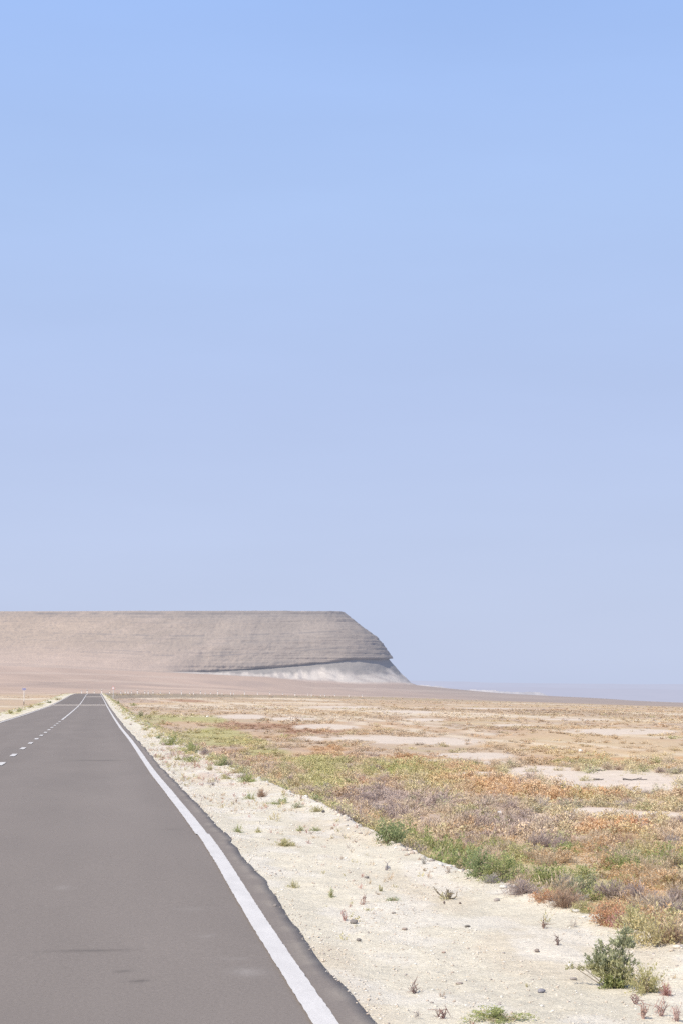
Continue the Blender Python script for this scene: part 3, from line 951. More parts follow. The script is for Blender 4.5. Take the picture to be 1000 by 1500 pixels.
# ---- plants along the right verge, far to near
VERGE = [(250, 1092, 22, 20, 'green', 'bright green bush, left of a pair on the far gravel verge'), (280, 1104, 25, 21, 'green', 'bright green bush, right of a pair on the far gravel verge'),
         (260, 1114, 15, 9, 'olive', 'low olive tuft just below the pair of green verge bushes'), (300, 1106, 22, 15, 'purple', 'grey-purple shrub right of the pair of green verge bushes'),
         (326, 1122, 22, 14, 'dark_green', 'dark green shrub under the grey-purple verge shrubs'), (345, 1113, 26, 15, 'purple', 'wide purple-brown shrub at the verge lip above the dark green shrub'),
         (308, 1129, 15, 8, 'olive', 'small olive tuft left of the dark green verge shrub'), (331, 1141, 22, 8, 'olive', 'flat olive tuft on the gravel left of the broad grey-green tuft'),
         (363, 1147, 30, 16, 'green', 'broad dome-shaped green bush at the middle of the verge'), (312, 1151, 11, 8, 'grey', 'tiny grey-green tuft alone near the asphalt'),
         (366, 1171, 20, 11, 'green', 'low green tuft left of the brownish verge shrub'), (383, 1168, 24, 17, 'brown', 'brownish shrub between two low green tufts'),
         (411, 1178, 27, 12, 'green', 'low green tuft right of the brownish verge shrub'), (436, 1184, 20, 10, 'grey_green', 'low dark grey-green tuft among white stones'),
         (464, 1190, 23, 12, 'olive', 'olive tuft with a dark spot at its right'), (504, 1192, 18, 16, 'yellow', 'yellow tuft at the foot of the purple twigs'),
         (552, 1206, 34, 22, 'yellow', 'larger yellow-green bush left of the dark green weed row'), (540, 1176, 44, 24, 'purple', 'largest grey-purple twiggy shrub behind the yellow bush'),
         (480, 1160, 34, 18, 'purple', 'grey-purple twiggy shrub at the verge lip, left one of three'), (510, 1168, 34, 20, 'purple', 'grey-purple twiggy shrub at the verge lip, middle one of three'),
         (575, 1190, 36, 20, 'purple', 'grey-purple twiggy shrub touching the dark green weed row'), (206, 1050, 10, 9, 'dark_green', 'rounded dark green bush far along the verge'),
         (218, 1052, 14, 5, 'olive', 'flat olive tuft beside the rounded dark green far bush'), (172, 1031, 10, 6, 'green', 'green tuft on the far verge below the triangular sign'),
         (186, 1043, 9, 5, 'olive', 'olive tuft on the far verge left of the rounded dark bush'), (238, 1062, 16, 6, 'olive', 'flat olive tuft above the pair of green verge bushes'),
         (213, 1070, 12, 4, 'olive', 'low olive tuft near the far asphalt edge'), (232, 1082, 12, 5, 'dark_green', 'small dark tuft directly above the left green verge bush'),
         (226, 1046, 18, 6, 'yellow', 'yellow-green tuft at the far verge lip'), (195, 1034, 14, 5, 'green', 'green tuft at the far verge lip near the sign'),
         (392, 1132, 30, 14, 'purple', 'purple-grey scrub above the broad green dome bush'), (425, 1146, 34, 15, 'purple', 'purple-grey scrub above the brownish verge shrub')]
for (px, py, w, h, kd, lb) in VERGE:
    bush(px, py, w, h, kd, lb, lod=0 if w > 20 else 1, name='shrub', cat='shrub')

ROW = [(570, 1229, 42, 26, 'dark_green', 'dark green bush at the upper left end of the weed row'), (600, 1236, 46, 28, 'green', 'light green bush, second from the upper end of the weed row'),
       (628, 1247, 44, 28, 'green', 'green bush, third from the upper end of the weed row'), (654, 1257, 42, 30, 'green', 'light green bush in the middle of the weed row'),
       (680, 1265, 40, 28, 'green', 'green bush just past the middle of the weed row'), (705, 1276, 42, 30, 'dark_green', 'dark green bush in the lower half of the weed row'),
       (732, 1284, 44, 30, 'green', 'green bush second from the lower end of the weed row'), (752, 1288, 40, 26, 'green', 'green bush at the lower end of the weed row'),
       (722, 1286, 30, 12, 'grey', 'grey dry twigs at the foot of the weed row'), (765, 1303, 46, 22, 'purple', 'purple-grey dry shrub just beyond the weed row'),
       (805, 1292, 50, 28, 'green', 'yellow-green bush between the purple-grey shrub and the dead grey branches'), (832, 1300, 34, 24, 'grey', 'tangle of dead grey branches on the lip'),
       (856, 1308, 40, 26, 'grey_green', 'dark blue-green bush beside the dead grey branches'), (826, 1322, 44, 24, 'brown', 'rusty brown shrub on the gravel lip'),
       (795, 1313, 30, 15, 'red', 'low reddish orange shrub at the lip left of the rusty shrub'), (852, 1329, 30, 12, 'olive', 'low olive tuft on the lip right of the rusty shrub'), (888, 1347, 46, 26, 'red', 'bright orange-red shrub on the gravel lip'),
       (905, 1352, 26, 22, 'pink', 'pinkish red shrub clinging to the bright orange-red shrub'), (925, 1356, 40, 26, 'olive', 'olive grey shrub right of the orange-red shrub'),
       (958, 1376, 58, 38, 'yellow', 'tall yellow-olive bush at the lip near the right edge'), (985, 1382, 40, 26, 'brown', 'brown dry shrub at the right edge of the lip'), (985, 1345, 50, 34, 'purple', 'purple-grey shrub behind the yellow-olive bush'),
       (985, 1242, 22, 20, 'grey', 'dark grey round bush near the right edge of the plain')]
for (px, py, w, h, kd, lb) in ROW:
    bush(px, py + 7 * (px < 970), w * 1.7, h * 1.45, kd, lb, lod=0)

# ---- plants on the left verge by the blue sign
for (px, py, w, h, kd, lb) in [(14, 1046, 14, 6, 'olive', 'olive tuft on the left verge, nearest to the left edge'), (28, 1043, 13, 6, 'green', 'green tuft on the left verge under the blue sign'),
                               (45, 1037, 14, 6, 'yellow', 'yellow tuft on the left verge right of the blue sign'), (58, 1034, 12, 5, 'olive', 'olive tuft on the left verge, second past the blue sign'),
                               (72, 1030, 10, 5, 'dark_green', 'dark green tuft on the left verge near the transverse joint'), (85, 1026, 12, 4, 'yellow', 'yellow tuft far along the left verge')]:
    bush(px, py, w, h, kd, lb, lod=2, name='grass_tuft', cat='grass tuft')


# ------------------------------------------------------------------ scrub of the plain
KS = ['tan', 'orange', 'olive', 'yellow', 'purple', 'green', 'brown', 'grey', 'grey_green', 'red']


def kinds_at(x, y, rr):
    d = np.hypot(x, y)
    W = np.tile(np.array([1.5, .34, .60, .42, .48, .18, .18, .14, .06, .02]), (len(x), 1))
    ix = {k: i for i, k in enumerate(KS)}
    g = zone('green', x, y, seed=2); o = zone('orange', x, y, seed=1); pu = zone('purple', x, y, seed=3); rd = zone('red', x, y, seed=4)
    W[:, ix['green']] += 1.6 * g; W[:, ix['olive']] += 4.0 * g; W[:, ix['yellow']] += 2.4 * g
    W[:, ix['orange']] += 3.2 * o; W[:, ix['red']] += .2 * o; W[:, ix['tan']] += o
    W[:, ix['purple']] += 3.2 * pu; W[:, ix['grey']] += .4 * pu; W[:, ix['tan']] += .8 * pu
    W[:, ix['brown']] += 4 * rd; W[:, ix['red']] += rd
    f = sstep(60, 110, d)
    W[:, ix['tan']] += 2.6 * f; W[:, ix['brown']] += .25 * f
    for k in ('green', 'yellow', 'red', 'purple', 'grey_green'): W[:, ix[k]] *= 1 - .6 * f
    for i in range(len(KS)):
        W[:, i] *= .15 + 6.4 * np.maximum(0, fbm(x / 2.5 + 13 * i, y / 6 + 7 * i, 2, 300 + i) - .42)
    W = np.maximum(W, 1e-4); cw = np.cumsum(W, 1) / W.sum(1, keepdims=True)
    return [KS[j] for j in (rr.uniform(size=(len(x), 1)) > cw).sum(1).clip(0, len(KS) - 1)]


def scatter(d0, d1, dens, r, a0=0.0, a1=19.0):
    """random points on the plain right (and left) of the road, uniform per area"""
    area = .5 * (d1 ** 2 - d0 ** 2) * math.radians(a1 - a0)
    n = int(area * dens)
    d = np.sqrt(r.uniform(d0 ** 2, d1 ** 2, n)); a = np.radians(r.uniform(a0, a1, n))
    return d * np.sin(a), d * np.cos(a)


r = np.random.default_rng(99)
near = []
x, y = scatter(17, 75, 5.0, r, 1.0, 18.2)
offs = x - CX
u = offs - crest_r_off(y)
bare = zone('bare', x, y, wob=.6)
keep = (u > .45) & (r.uniform(size=len(x)) > bare * .97) & (r.uniform(size=len(x)) < .9)
x, y = x[keep], y[keep]
z = ground_z(x, y)
order = np.argsort(np.hypot(x, y))
x, y, z = x[order], y[order], z[order]
LBL = dict(tan='straw-coloured dry scrub among the mixed scrub on the plain', orange='orange dry scrub among the mixed scrub on the plain', olive='olive green scrub among the mixed scrub on the plain',
           yellow='yellow scrub among the mixed scrub on the plain', purple='purple-grey twiggy scrub among the mixed scrub on the plain', green='fresh green scrub among the mixed scrub on the plain',
           brown='dark brown scrub among the mixed scrub on the plain', grey='grey leafless scrub among the mixed scrub on the plain', grey_green='grey-green scrub among the mixed scrub on the plain',
           red='rust red scrub among the mixed scrub on the plain')
NIND = 255
stuff_pts = []
cnt = 0
mx = np.array([[a, b, c] for a, b, c in made])
kds = kinds_at(x, y, r)
for i in range(len(x)):
    kd = kds[i]
    w = r.uniform(.32, .82) * (1.15 if kd in ('purple', 'tan', 'orange') else 1.0); h = w * r.uniform(.28, .50)
    px_ = x[i] / y[i] * F + VP
    if np.any(np.hypot(mx[:, 0] - x[i], mx[:, 1] - y[i]) < mx[:, 2] * .9): continue
    if cnt < NIND and 300 < px_ < 1010 and w > .45:
        bush(0, 0, w, h, kd, LBL[kd], group=kd.replace('_', ' ') + ' scrub on the plain', lod=1, name='scrub_bush', stems=False, cat='scrub', at=np.array([x[i], y[i], z[i]]))
        cnt += 1
    else:
        stuff_pts.append((x[i], y[i], z[i], w, h, kd, 0, .35))

for (d0, d1, dens, lod, a0, a1) in [(75, 150, 1.2, 1, .8, 18), (150, 330, .30, 2, .2, 17.6), (330, 800, .035, 2, -3, 17.4), (16, 75, 9.0, 3, 1.5, 18.5)]:
    x, y = scatter(d0, d1, dens, r, a0, a1)
    bare = zone('bare', x, y, wob=.6)
    offs = x - CX
    keep = (r.uniform(size=len(x)) > bare * .96) & ((offs - crest_r_off(y) > .5) | (y > 560))
    keep &= r.uniform(size=len(x)) < .25 + 1.5 * sstep(.38, .62, fbm(x / 8, y / 20, 3, 401))
    x, y = x[keep], y[keep]; z = ground_z(x, y); kds = kinds_at(x, y, r)
    for i in range(len(x)):
        kd = kds[i]
        if lod == 3 and np.any(np.hypot(mx[:, 0] - x[i], mx[:, 1] - y[i]) < mx[:, 2] * .8): continue
        w = {1: r.uniform(.4, 1.1), 2: r.uniform(.5, 1.5), 3: r.uniform(.14, .34)}[lod]; h = w * {1: r.uniform(.16, .30), 2: r.uniform(.14, .26), 3: r.uniform(.2, .4)}[lod]
        stuff_pts.append((x[i], y[i], z[i], w, h, kd, lod, {1: .66, 2: .84, 3: .55}[lod] * (r.uniform() < .93)))
# scrub at the foot and on the slope of the embankments, and along both verges further away
for i in range(3300):
    s = 24 * (520 / 24) ** r.uniform(); sd = 1 if r.uniform() < .68 else -1
    if sd > 0:
        o_ = float(crest_r_off(s)) + r.normal(.55, .5) + r.uniform(0, .5)
        if s > 60 and r.uniform() < .3: o_ -= r.uniform(.3, 1.1)
        if s < 34 and o_ < float(crest_r_off(s)) + .1: continue
    else:
        if s < 90: continue
        o_ = float(crest_l_off(s)) - r.normal(.35, .8)
    if abs(o_) < 3.75: continue
    x_ = CX + float(shift_y(s)) + o_
    kd = r.choice(['olive', 'green', 'yellow', 'purple', 'grey_green', 'tan'], p=[.32, .18, .2, .15, .05, .1])
    w = r.uniform(.15, .45); stuff_pts.append((x_, s, float(ground_z(x_, s)), w, w * r.uniform(.35, .6), kd, 0 if s < 60 else 1 if s < 150 else 2, .1))
for i in range(420):     # dark scrub beside the road where it swings right below the mesa
    s = r.uniform(555, 1050); o_ = r.choice([-1, 1]) * r.uniform(4.8, 9)
    x_, y_ = road_pt(s, o_)
    w = r.uniform(.8, 1.8); stuff_pts.append((float(x_), float(y_), float(zroad_y(s)) - .45, w, w * r.uniform(.3, .5), r.choice(['brown', 'olive', 'purple', 'tan']), 2, .45))

# tiny dry weeds dotted over the gravel
n_ = 420
s = np.sqrt(r.uniform(8.5 ** 2, 60 ** 2, n_ * 3)); o_ = 3.5 + (crest_r_off(s) - 3.6) * r.uniform(0, 1, n_ * 3)
kp = r.uniform(size=n_ * 3) < sstep(.42, .62, fbm(s / 2.2, o_ / .6, 3, 611))
s, o_ = s[kp], o_[kp]; x, y = CX + o_, s; z = ground_z(x, y)
for i in range(len(s)):
    w = r.uniform(.025, .085) * (1 + s[i] / 90)
    stuff_pts.append((x[i], y[i], z[i] + .012, w, w * r.uniform(.4, 1.0), r.choice(['pink', 'brown', 'tan', 'olive', 'grey'], p=[.22, .20, .26, .20, .12]), 2, .25))

TPL = {}
for lod, (n, lf) in {0: (600, .12), 1: (260, .15), 2: (60, .27), 3: (80, .22)}.items():
    for tw in (False, True):
        for v in range(5):
            TPL[(lod, tw, v)] = bush_leaves(n, lf, 5000 + lod * 100 + v * 3 + tw, tw)
Qs, Cs = [], []
groups = {}
for pnt in stuff_pts:
    groups.setdefault((pnt[6], pnt[5] in TWIGGY, int(r.integers(5))), []).append(pnt)
for key, pts in groups.items():
    q, sh = TPL[key]
    m_ = len(pts); n = len(q)
    P = np.array([p[:5] for p in pts]); a = r.uniform(0, 6.28, m_)
    ca, sa = np.cos(a), np.sin(a)
    B = np.broadcast_to(q, (m_,) + q.shape)
    X = (B[..., 0] * ca[:, None, None] - B[..., 1] * sa[:, None, None]) * (P[:, 3] / 2)[:, None, None] + P[:, 0][:, None, None]
    Y = (B[..., 0] * sa[:, None, None] + B[..., 1] * ca[:, None, None]) * (P[:, 3] / 2)[:, None, None] + P[:, 1][:, None, None]
    Z = B[..., 2] * P[:, 4][:, None, None] + P[:, 2][:, None, None] - .02
    Qs.append(np.stack([X, Y, Z], -1).reshape(-1, 3))
    gcol = np.minimum(plain_col(P[:, 0], P[:, 1]) * 1.22, .9)
    gm = np.array([p[7] for p in pts])[:, None]
    K = np.array([KINDC[p[5]][r.integers(3)] for p in pts]) * (1 - gm) + gm * gcol
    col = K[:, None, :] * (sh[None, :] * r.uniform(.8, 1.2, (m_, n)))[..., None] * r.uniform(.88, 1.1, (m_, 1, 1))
    Cs.append(np.repeat(col.reshape(-1, 3), 4, 0))
V = np.concatenate(Qs); cc = np.concatenate(Cs)
me = mesh_from('scrub', V, np.arange(len(V)), 4, cc)
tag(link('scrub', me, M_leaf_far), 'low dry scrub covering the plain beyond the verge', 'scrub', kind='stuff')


# ------------------------------------------------------------------ stones
def stone_unit(seed, sub=1):
    import bmesh
    bm = bmesh.new(); bmesh.ops.create_icosphere(bm, subdivisions=sub, radius=1)
    rr = np.random.default_rng(seed)
    ax = rr.normal(size=(5, 3)); ax /= np.linalg.norm(ax, axis=1, keepdims=True); cut = rr.uniform(.55, .95, 5)
    for v in bm.verts:
        p = np.array(v.co) * rr.uniform(.88, 1.08)
        for a_, c_ in zip(ax, cut):
            d_ = p @ a_
            if d_ > c_: p = p - a_ * (d_ - c_)
        v.co = p
    V = np.array([v.co for v in bm.verts]); Fc = np.array([[v.index for v in f.verts] for f in bm.faces])
    bm.free()
    return V, Fc


ST = [stone_unit(i, 1) for i in range(6)]
gx_, gy_, gw = [], [], []
for (d0, d1, n, wlo, whi) in [(8, 16, 7000, .003, .011), (16, 34, 5000, .004, .016), (34, 90, 2500, .01, .03)]:
    s = np.sqrt(r.uniform(d0 ** 2, d1 ** 2, n))
    c_ = crest_r_off(s)
    t = r.uniform(0, 1, n)
    o_ = 3.50 + (c_ + .5 - 3.50) * t
    k_ = fbm(s / 1.2, o_ / .7, 3, 501) > .42
    gx_.append((CX + o_)[k_]); gy_.append(s[k_]); gw.append((wlo + (whi - wlo) * r.uniform(0, 1, n) ** 3)[k_])
# larger rubble on the lip
s = 10 * (80 / 10) ** r.uniform(0, 1, 1500); o_ = crest_r_off(s) + r.normal(.10, .16, len(s))
gx_.append(CX + o_); gy_.append(s); gw.append(.008 + .030 * r.uniform(0, 1, len(s)) ** 2.5)
# crumbs along the ragged asphalt edge
s = 8 * (60 / 8) ** r.uniform(0, 1, 1500); o_ = 3.47 + edge_wob(s) + np.abs(r.normal(0, .09, len(s))) - .03
gx_.append(CX + o_); gy_.append(s); gw.append((.002 + .009 * r.uniform(0, 1, len(s)) ** 3) * (.6 + s / 30))
gx_, gy_, gw = map(np.concatenate, (gx_, gy_, gw))
gz_ = ground_z(gx_, gy_)
off_ = gx_ - CX
gz_ = np.where(off_ < 3.49, zroad_y(gy_) + .001, gz_)
Vs, Fs, Cs = [], [], []
b = 0
which = r.integers(0, 6, len(gx_))
for k in range(6):
    idx = np.where(which == k)[0]
    U, Fc = ST[k]
    m_ = len(idx)
    a = r.uniform(0, 6.28, m_); ca, sa = np.cos(a)[:, None], np.sin(a)[:, None]
    e1 = r.uniform(.8, 1.3, m_)[:, None]; e2 = r.uniform(.5, .95, m_)[:, None]; w = gw[idx][:, None]
    X = (U[None, :, 0] * e1 * ca - U[None, :, 1] * sa) * w; Y = (U[None, :, 0] * e1 * sa + U[None, :, 1] * ca) * w; Z = U[None, :, 2] * e2 * w * .8
    P = np.stack([X + gx_[idx][:, None], Y + gy_[idx][:, None], Z + gz_[idx][:, None] + .25 * w], -1)
    Vs.append(P.reshape(-1, 3))
    Fs.append((Fc[None] + (np.arange(m_) * len(U))[:, None, None] + b).reshape(-1, 3)); b += m_ * len(U)
    pal = np.array([rgb(.74, .67, .58), rgb(.70, .60, .49), rgb(.80, .76, .70), rgb(.58, .49, .42), rgb(.42, .37, .34)])
    ci = r.choice(5, m_, p=[.36, .28, .22, .10, .04])
    Cs.append(np.repeat(pal[ci] * r.uniform(.9, 1.08, (m_, 1)), len(U), 0))
me = mesh_from('gravel', np.concatenate(Vs), np.concatenate(Fs), 3, np.concatenate(Cs))
tag(link('gravel', me, M_stone), 'loose pale gravel and chips on the roadside verge', 'gravel', kind='stuff')


def stone(px, py, w, h, col, label, name='stone', cat='stone', seed=0):
    p = hit(px, py); m_ = PX2M(p)
    U, Fc = stone_unit(900 + seed, 2)
    V = U * np.array([w * m_ * .44, w * m_ * .36, h * m_ * .5])
    c = np.broadcast_to(np.array(col), V.shape) * np.random.default_rng(seed).uniform(.85, 1.12, (len(V), 1))
    o = link(name, mesh_from(name, V, Fc, 3, c), M_stone)
    o.location = p + np.array([0, 0, h * m_ * .35]); o.rotation_euler = (0, 0, seed * 1.3)
    tag(o, label, cat)


DK = (.25, .225, .21)
for i, (px, py, w, h, col, lb) in enumerate([
        (518, 1354, 14, 8, DK, 'largest dark stone lying on the open gravel'), (525, 1379, 11, 5, DK, 'dark flat stone just below the largest dark stone'),
        (537, 1287, 9, 4, DK, 'small dark stone on the upper gravel below the weed row'), (684, 1359, 11, 4, (.22, .2, .18), 'flat dark stone right of and below the dead shrub'),
        (568, 1273, 9, 5, (.42, .43, .46), 'small bluish grey stone beside a small grey twig'), (792, 1455, 17, 8, (.32, .31, .34), 'bluish grey stone on the lower gravel left of the big bush'),
        (839, 1436, 15, 5, (.40, .36, .34), 'flat grey stone just left of the big grey-green bush'), (786, 1396, 10, 6, (.30, .25, .22), 'small brown stone between the dark stub and the bluish grey stone'),
        (650, 1325, 5, 5, (.24, .19, .17), 'tiny dark stone under the dead shrub'), (673, 1325, 5, 4, (.22, .18, .16), 'tiny dark stone right of the dead shrub'),
        (672, 1443, 14, 4, (.45, .38, .33), 'flat brown stone above the flat green mat'), (592, 1363, 12, 4, (.42, .34, .29), 'flat reddish stone on the middle gravel'),
        (403, 1329, 7, 5, (.30, .27, .25), 'dark pebble against the ragged asphalt edge'), (474, 1191, 8, 5, (.13, .12, .12), 'dark stone at the right end of the olive tuft'),
        (649, 1397, 8, 4, (.48, .38, .33), 'small reddish pebble on the middle gravel'), (576, 1339, 9, 3, (.34, .3, .27), 'thin dark chip below the dark green spreading weed'),
        (834, 1417, 8, 6, (.85, .82, .78), 'small white stone behind the flat grey stone')]):
    stone(px, py, w, h, col, lb, seed=i)
stone(850, 1103, 10, 6, (.85, .82, .78), 'white boulder alone on the plain above the pale clay flat', 'boulder', 'boulder', 40)
stone(304, 1051, 5, 3, (.88, .84, .76), 'white boulder far out on the plain past the road verge', 'boulder', 'boulder', 41)
stone(732, 1194, 15, 7, (.70, .68, .68), 'pale boulder among the purple-grey scrub', 'boulder', 'boulder', 42)


def log(px0, px1, py, label, thick):
    a, b_ = hit(px0, py), hit(px1, py); c = (a + b_) / 2
    n = 9
    P = [(a + (b_ - a) * i / (n - 1) - c) + np.array([0, random.uniform(-.1, .1), thick * .7 + random.uniform(0, .02)]) for i in range(n)]
    paths = [(P, thick, thick * .6)]
    for i in (2, 4, 6): paths.append(([P[i], P[i] + np.array([random.uniform(-.3, .3), .1, .05])], thick * .5, thick * .2))
    o = link('dead_branch', stems_mesh('dead_branch', paths, (.16, .14, .13), 5), M_stem); o.location = c
    tag(o, label, 'dead branch')


log(912, 946, 1143.5, 'long dark dead branch lying on the pale clay flat', .022)
log(868, 884, 1143.5, 'short dark dead branch lying left of the long one on the clay flat', .02)
log(873, 886, 1130, 'dark dead branch lying behind the scrub on the clay flat', .025)

# ------------------------------------------------------------------ posts and signs
M_white = flat_mat('white_post_paint', (.86, .83, .80), .6)
M_darkband = flat_mat('dark_post_paint', (.08, .08, .085), .6)
M_blue = flat_mat('blue_sign_face', (.34, .34, .55), .5)  # blue paled to carry the distance haze in its colour
M_red = flat_mat('red_sign_border', (.70, .16, .13), .5)
M_signwhite = flat_mat('white_sign_face', (.88, .85, .83), .5)
import bmesh


def bm_obj(name, build, mat, parent=None):
    bm = bmesh.new(); build(bm)
    me = bpy.data.meshes.new(name); bm.to_mesh(me); bm.free()
    return link(name, me, mat, parent)


def box(bm, x0, x1, y0, y1, z0, z1, bev=0.0):
    g = bmesh.ops.create_cube(bm, size=1)
    for v in g['verts']:
        v.co = ((x0 + x1) / 2 + v.co.x * (x1 - x0), (y0 + y1) / 2 + v.co.y * (y1 - y0), (z0 + z1) / 2 + v.co.z * (z1 - z0))
    if bev:
        bmesh.ops.bevel(bm, geom=[e for e in bm.edges], offset=bev, segments=1, affect='EDGES')


def tube(bm, r0, z0, z1, r1=None, seg=12):
    g = bmesh.ops.create_cone(bm, cap_ends=True, segments=seg, radius1=r0, radius2=r1 or r0, depth=z1 - z0)
    for v in g['verts']: v.co.z += (z0 + z1) / 2


# guide posts round the bend
pts = [(121.6, 1), (129.6, 1.25), (139.7, .8), (150.4, 1.25), (161.9, .9), (178, .8), (184.3, 1.1), (188.5, 1), (193.3, 1), (201.8, 1.3), (212.6, 1.1), (217.6, 1), (224.5, 1.1), (235, .8), (248.6, 1.1),
       (265.6, 1.2), (277.6, .9), (283.2, .9), (293.6, 1.3), (300.5, .9), (308, .8), (318.4, 1.4), (325, .9), (337.6, 1.1), (341.6, .9), (357.6, 1.3), (376.8, 1.1), (394.8, 1.2),
       (413.4, 1), (431.7, 1), (450.8, 1), (455.9, .9), (469.8, .8), (475.7, .8), (490.4, 1.0), (510.5, .9), (530.5, 1.0)]
post_proto = None
for i, (px, hs) in enumerate(pts):
    o_ = -4.5 if (i % 2 == 0 or px < 152) else 4.4
    ss = np.linspace(548, 1100, 3000)
    x, y = road_pt(ss, o_)
    q = VP + x / y * F
    j = int(np.argmin(np.abs(q - px)))
    z = float(zroad_y(ss[j])) - .12
    if post_proto is None:
        t = empty('guide_post', (0, 0, 0))
        bm_obj('post', lambda bm: (box(bm, -.085, .085, -.06, .06, -.3, .98, .012)), M_white, t)
        bm_obj('reflector_band', lambda bm: box(bm, -.089, .089, -.064, .064, .70, .86, 0), M_darkband, t)
        post_proto = t
    else:
        t = post_proto.copy(); C.objects.link(t)
        for ch in post_proto.children:
            c = ch.copy(); C.objects.link(c); c.parent = t
    t.location = (float(x[j]), float(y[j]), z); t.rotation_euler = (0, 0, -float(np.clip((ss[j] - S0) / RAD, 0, TH)) * .3)
    t.scale = (1.35, 1.35, 1.12 * hs)
    tag(t, 'white guide post in the row along the bend below the mesa', 'guide post', 'guide posts along the bend below the mesa')

# blue distance sign on the left
d = 333.0
X = (39.3 - VP) / F * d
zb = float(ground_z(np.array(X), np.array(d)))
t = tag(empty('road_sign', (X, d, zb), .0), 'small blue sign panel on a white pole with a dark foot, left of the road', 'road sign')
H_ = (1032 - 1008.3) / F * d + max(0, 1.6 - (1032 - HZ) / F * d - zb)
top = 1.6 + (HZ - 1008.2) / F * d - zb
bm_obj('pole', lambda bm: tube(bm, .055, .62, top), M_white, t)
bm_obj('pole_foot', lambda bm: tube(bm, .06, -.4, .62), M_darkband, t)
p_ = bm_obj('sign_panel', lambda bm: box(bm, -.32, .32, -.075, -.058, top - .36, top + .02, .006), M_blue, t)
bm_obj('panel_border', lambda bm: [box(bm, a, b, -.082, -.0765, c, d_) for a, b, c, d_ in
       [(-.31, .31, top - .005, top + .012), (-.31, .31, top - .352, top - .335), (-.31, -.293, top - .334, top - .006), (.293, .31, top - .334, top - .006)]], M_signwhite, p_)

# triangular warning sign by the crest
d = 500.0
X = (167.0 - VP) / F * d
zb = float(ground_z(np.array(X), np.array(d)))
top = 1.6 + (HZ - 1004.8) / F * d - zb
t = tag(empty('warning_sign', (X, d, zb)), 'triangular white warning sign with red border on a pole by the crest', 'road sign')
bm_obj('pole', lambda bm: tube(bm, .06, -.4, top - .1), M_white, t)


def tri(bm, y0, y1, s, zt):
    h = s * .866
    for yy in (y0, y1): pass
    v = [bm.verts.new((x_, y_, z_)) for y_ in (y0, y1) for (x_, z_) in ((-s / 2, zt - h), (s / 2, zt - h), (0, zt))]
    bm.faces.new(v[:3]); bm.faces.new(v[3:][::-1])
    for a, b_ in ((0, 1), (1, 2), (2, 0)): bm.faces.new((v[a], v[a + 3], v[b_ + 3], v[b_]))


p_ = bm_obj('sign_panel', lambda bm: tri(bm, -.085, -.062, 1.0, top), M_red, t)
bm_obj('panel_face', lambda bm: tri(bm, -.090, -.0855, .76, top - .13), M_signwhite, p_)

# ------------------------------------------------------------------ light
SUN_EL, SUN_AZ = math.radians(50), math.radians(232)     # azimuth clockwise from +Y
sun_d = bpy.data.lights.new('sun', 'SUN'); sun = bpy.data.objects.new('sun', sun_d); C.objects.link(sun)
sun_d.energy = 4.7; sun_d.angle = math.radians(.5); sun_d.color = (1.0, .92, .80)
to = np.array([math.sin(SUN_AZ) * math.cos(SUN_EL), math.cos(SUN_AZ) * math.cos(SUN_EL), math.sin(SUN_EL)])
from mathutils import Vector
sun.rotation_euler = Vector(tuple(to)).to_track_quat('Z', 'Y').to_euler()
sun.location = (0, 0, 50)

w = bpy.data.worlds.new('World'); SC.world = w; w.use_nodes = True
nt = w.node_tree
bg = nt.nodes['Background']
sky = nt.nodes.new('ShaderNodeTexSky'); sky.sky_type = 'NISHITA'; sky.sun_disc = False
sky.sun_elevation = SUN_EL; sky.sun_rotation = SUN_AZ
sky.air_density = 1.0; sky.dust_density = 1.0; sky.ozone_density = 1.0; sky.altitude = 0
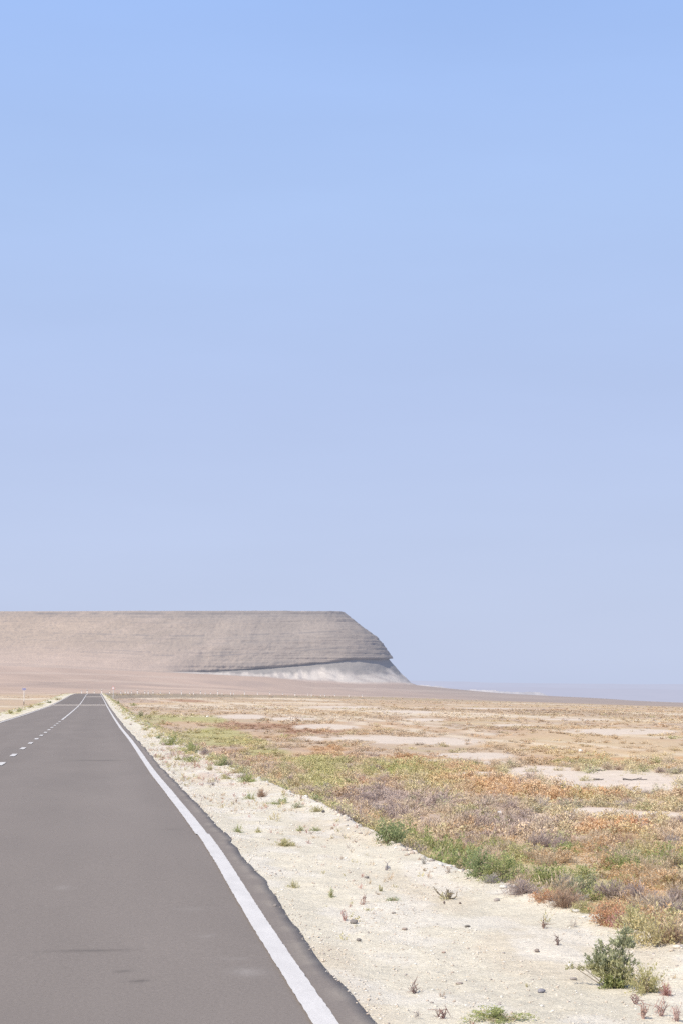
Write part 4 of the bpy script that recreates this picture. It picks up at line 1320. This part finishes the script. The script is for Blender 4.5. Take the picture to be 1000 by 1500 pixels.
# hand-set colour ramp over the physical sky; unseen top darkened to cut blue fill
geo = nt.nodes.new('ShaderNodeTexCoord'); sep = nt.nodes.new('ShaderNodeSeparateXYZ')
nt.links.new(geo.outputs['Generated'], sep.inputs[0])
ramp = nt.nodes.new('ShaderNodeValToRGB')
lin = lambda v: (v / 255 / 12.92) if v / 255 < .04045 else ((v / 255 + .055) / 1.055) ** 2.4
stops = [(0.0, (196, 207, 235)), (.051, (193, 206, 237)), (.14, (186, 203, 241)), (.24, (177, 202, 246)), (.335, (164, 195, 249)), (.55, (122, 152, 200)), (1.0, (84, 108, 150))]
while len(ramp.color_ramp.elements) < len(stops): ramp.color_ramp.elements.new(.5)
for e, (p, c) in zip(ramp.color_ramp.elements, stops):
    e.position = p; e.color = (*[lin(v) for v in c], 1)
nt.links.new(sep.outputs['Z'], ramp.inputs[0])
gain = nt.nodes.new('ShaderNodeVectorMath'); gain.operation = 'SCALE'; gain.inputs['Scale'].default_value = 10.0
nt.links.new(ramp.outputs['Color'], gain.inputs[0])
mpv = nt.nodes.new('ShaderNodeMapping'); mpv.inputs['Scale'].default_value = (2.2, 2.2, 11)       # faint veils of dust and cirrus
nt.links.new(geo.outputs['Generated'], mpv.inputs['Vector'])
nzv = nt.nodes.new('ShaderNodeTexNoise'); nzv.inputs['Scale'].default_value = 1.6; nzv.inputs['Detail'].default_value = 5
nt.links.new(mpv.outputs[0], nzv.inputs['Vector'])
mrv = nt.nodes.new('ShaderNodeMapRange'); mrv.inputs['From Min'].default_value = .3; mrv.inputs['From Max'].default_value = .7
mrv.inputs['To Min'].default_value = 9.75; mrv.inputs['To Max'].default_value = 10.3
nt.links.new(nzv.outputs['Fac'], mrv.inputs['Value']); nt.links.new(mrv.outputs['Result'], gain.inputs['Scale'])
mu = nt.nodes.new('ShaderNodeMix'); mu.data_type = 'RGBA'; mu.blend_type = 'MIX'; mu.inputs['Factor'].default_value = .93
nt.links.new(sky.outputs[0], mu.inputs['A']); nt.links.new(gain.outputs[0], mu.inputs['B'])
nt.links.new(mu.outputs['Result'], bg.inputs['Color'])
bg.inputs['Strength'].default_value = 0.10

SC.view_settings.view_transform = 'Standard'; SC.view_settings.look = 'None'
SC.view_settings.exposure = 0; SC.view_settings.gamma = 1
SC.cycles.use_denoising = False
SC.cycles.filter_width = 1.5
SC.cycles.max_bounces = 4; SC.cycles.diffuse_bounces = 2; SC.cycles.transparent_max_bounces = 4
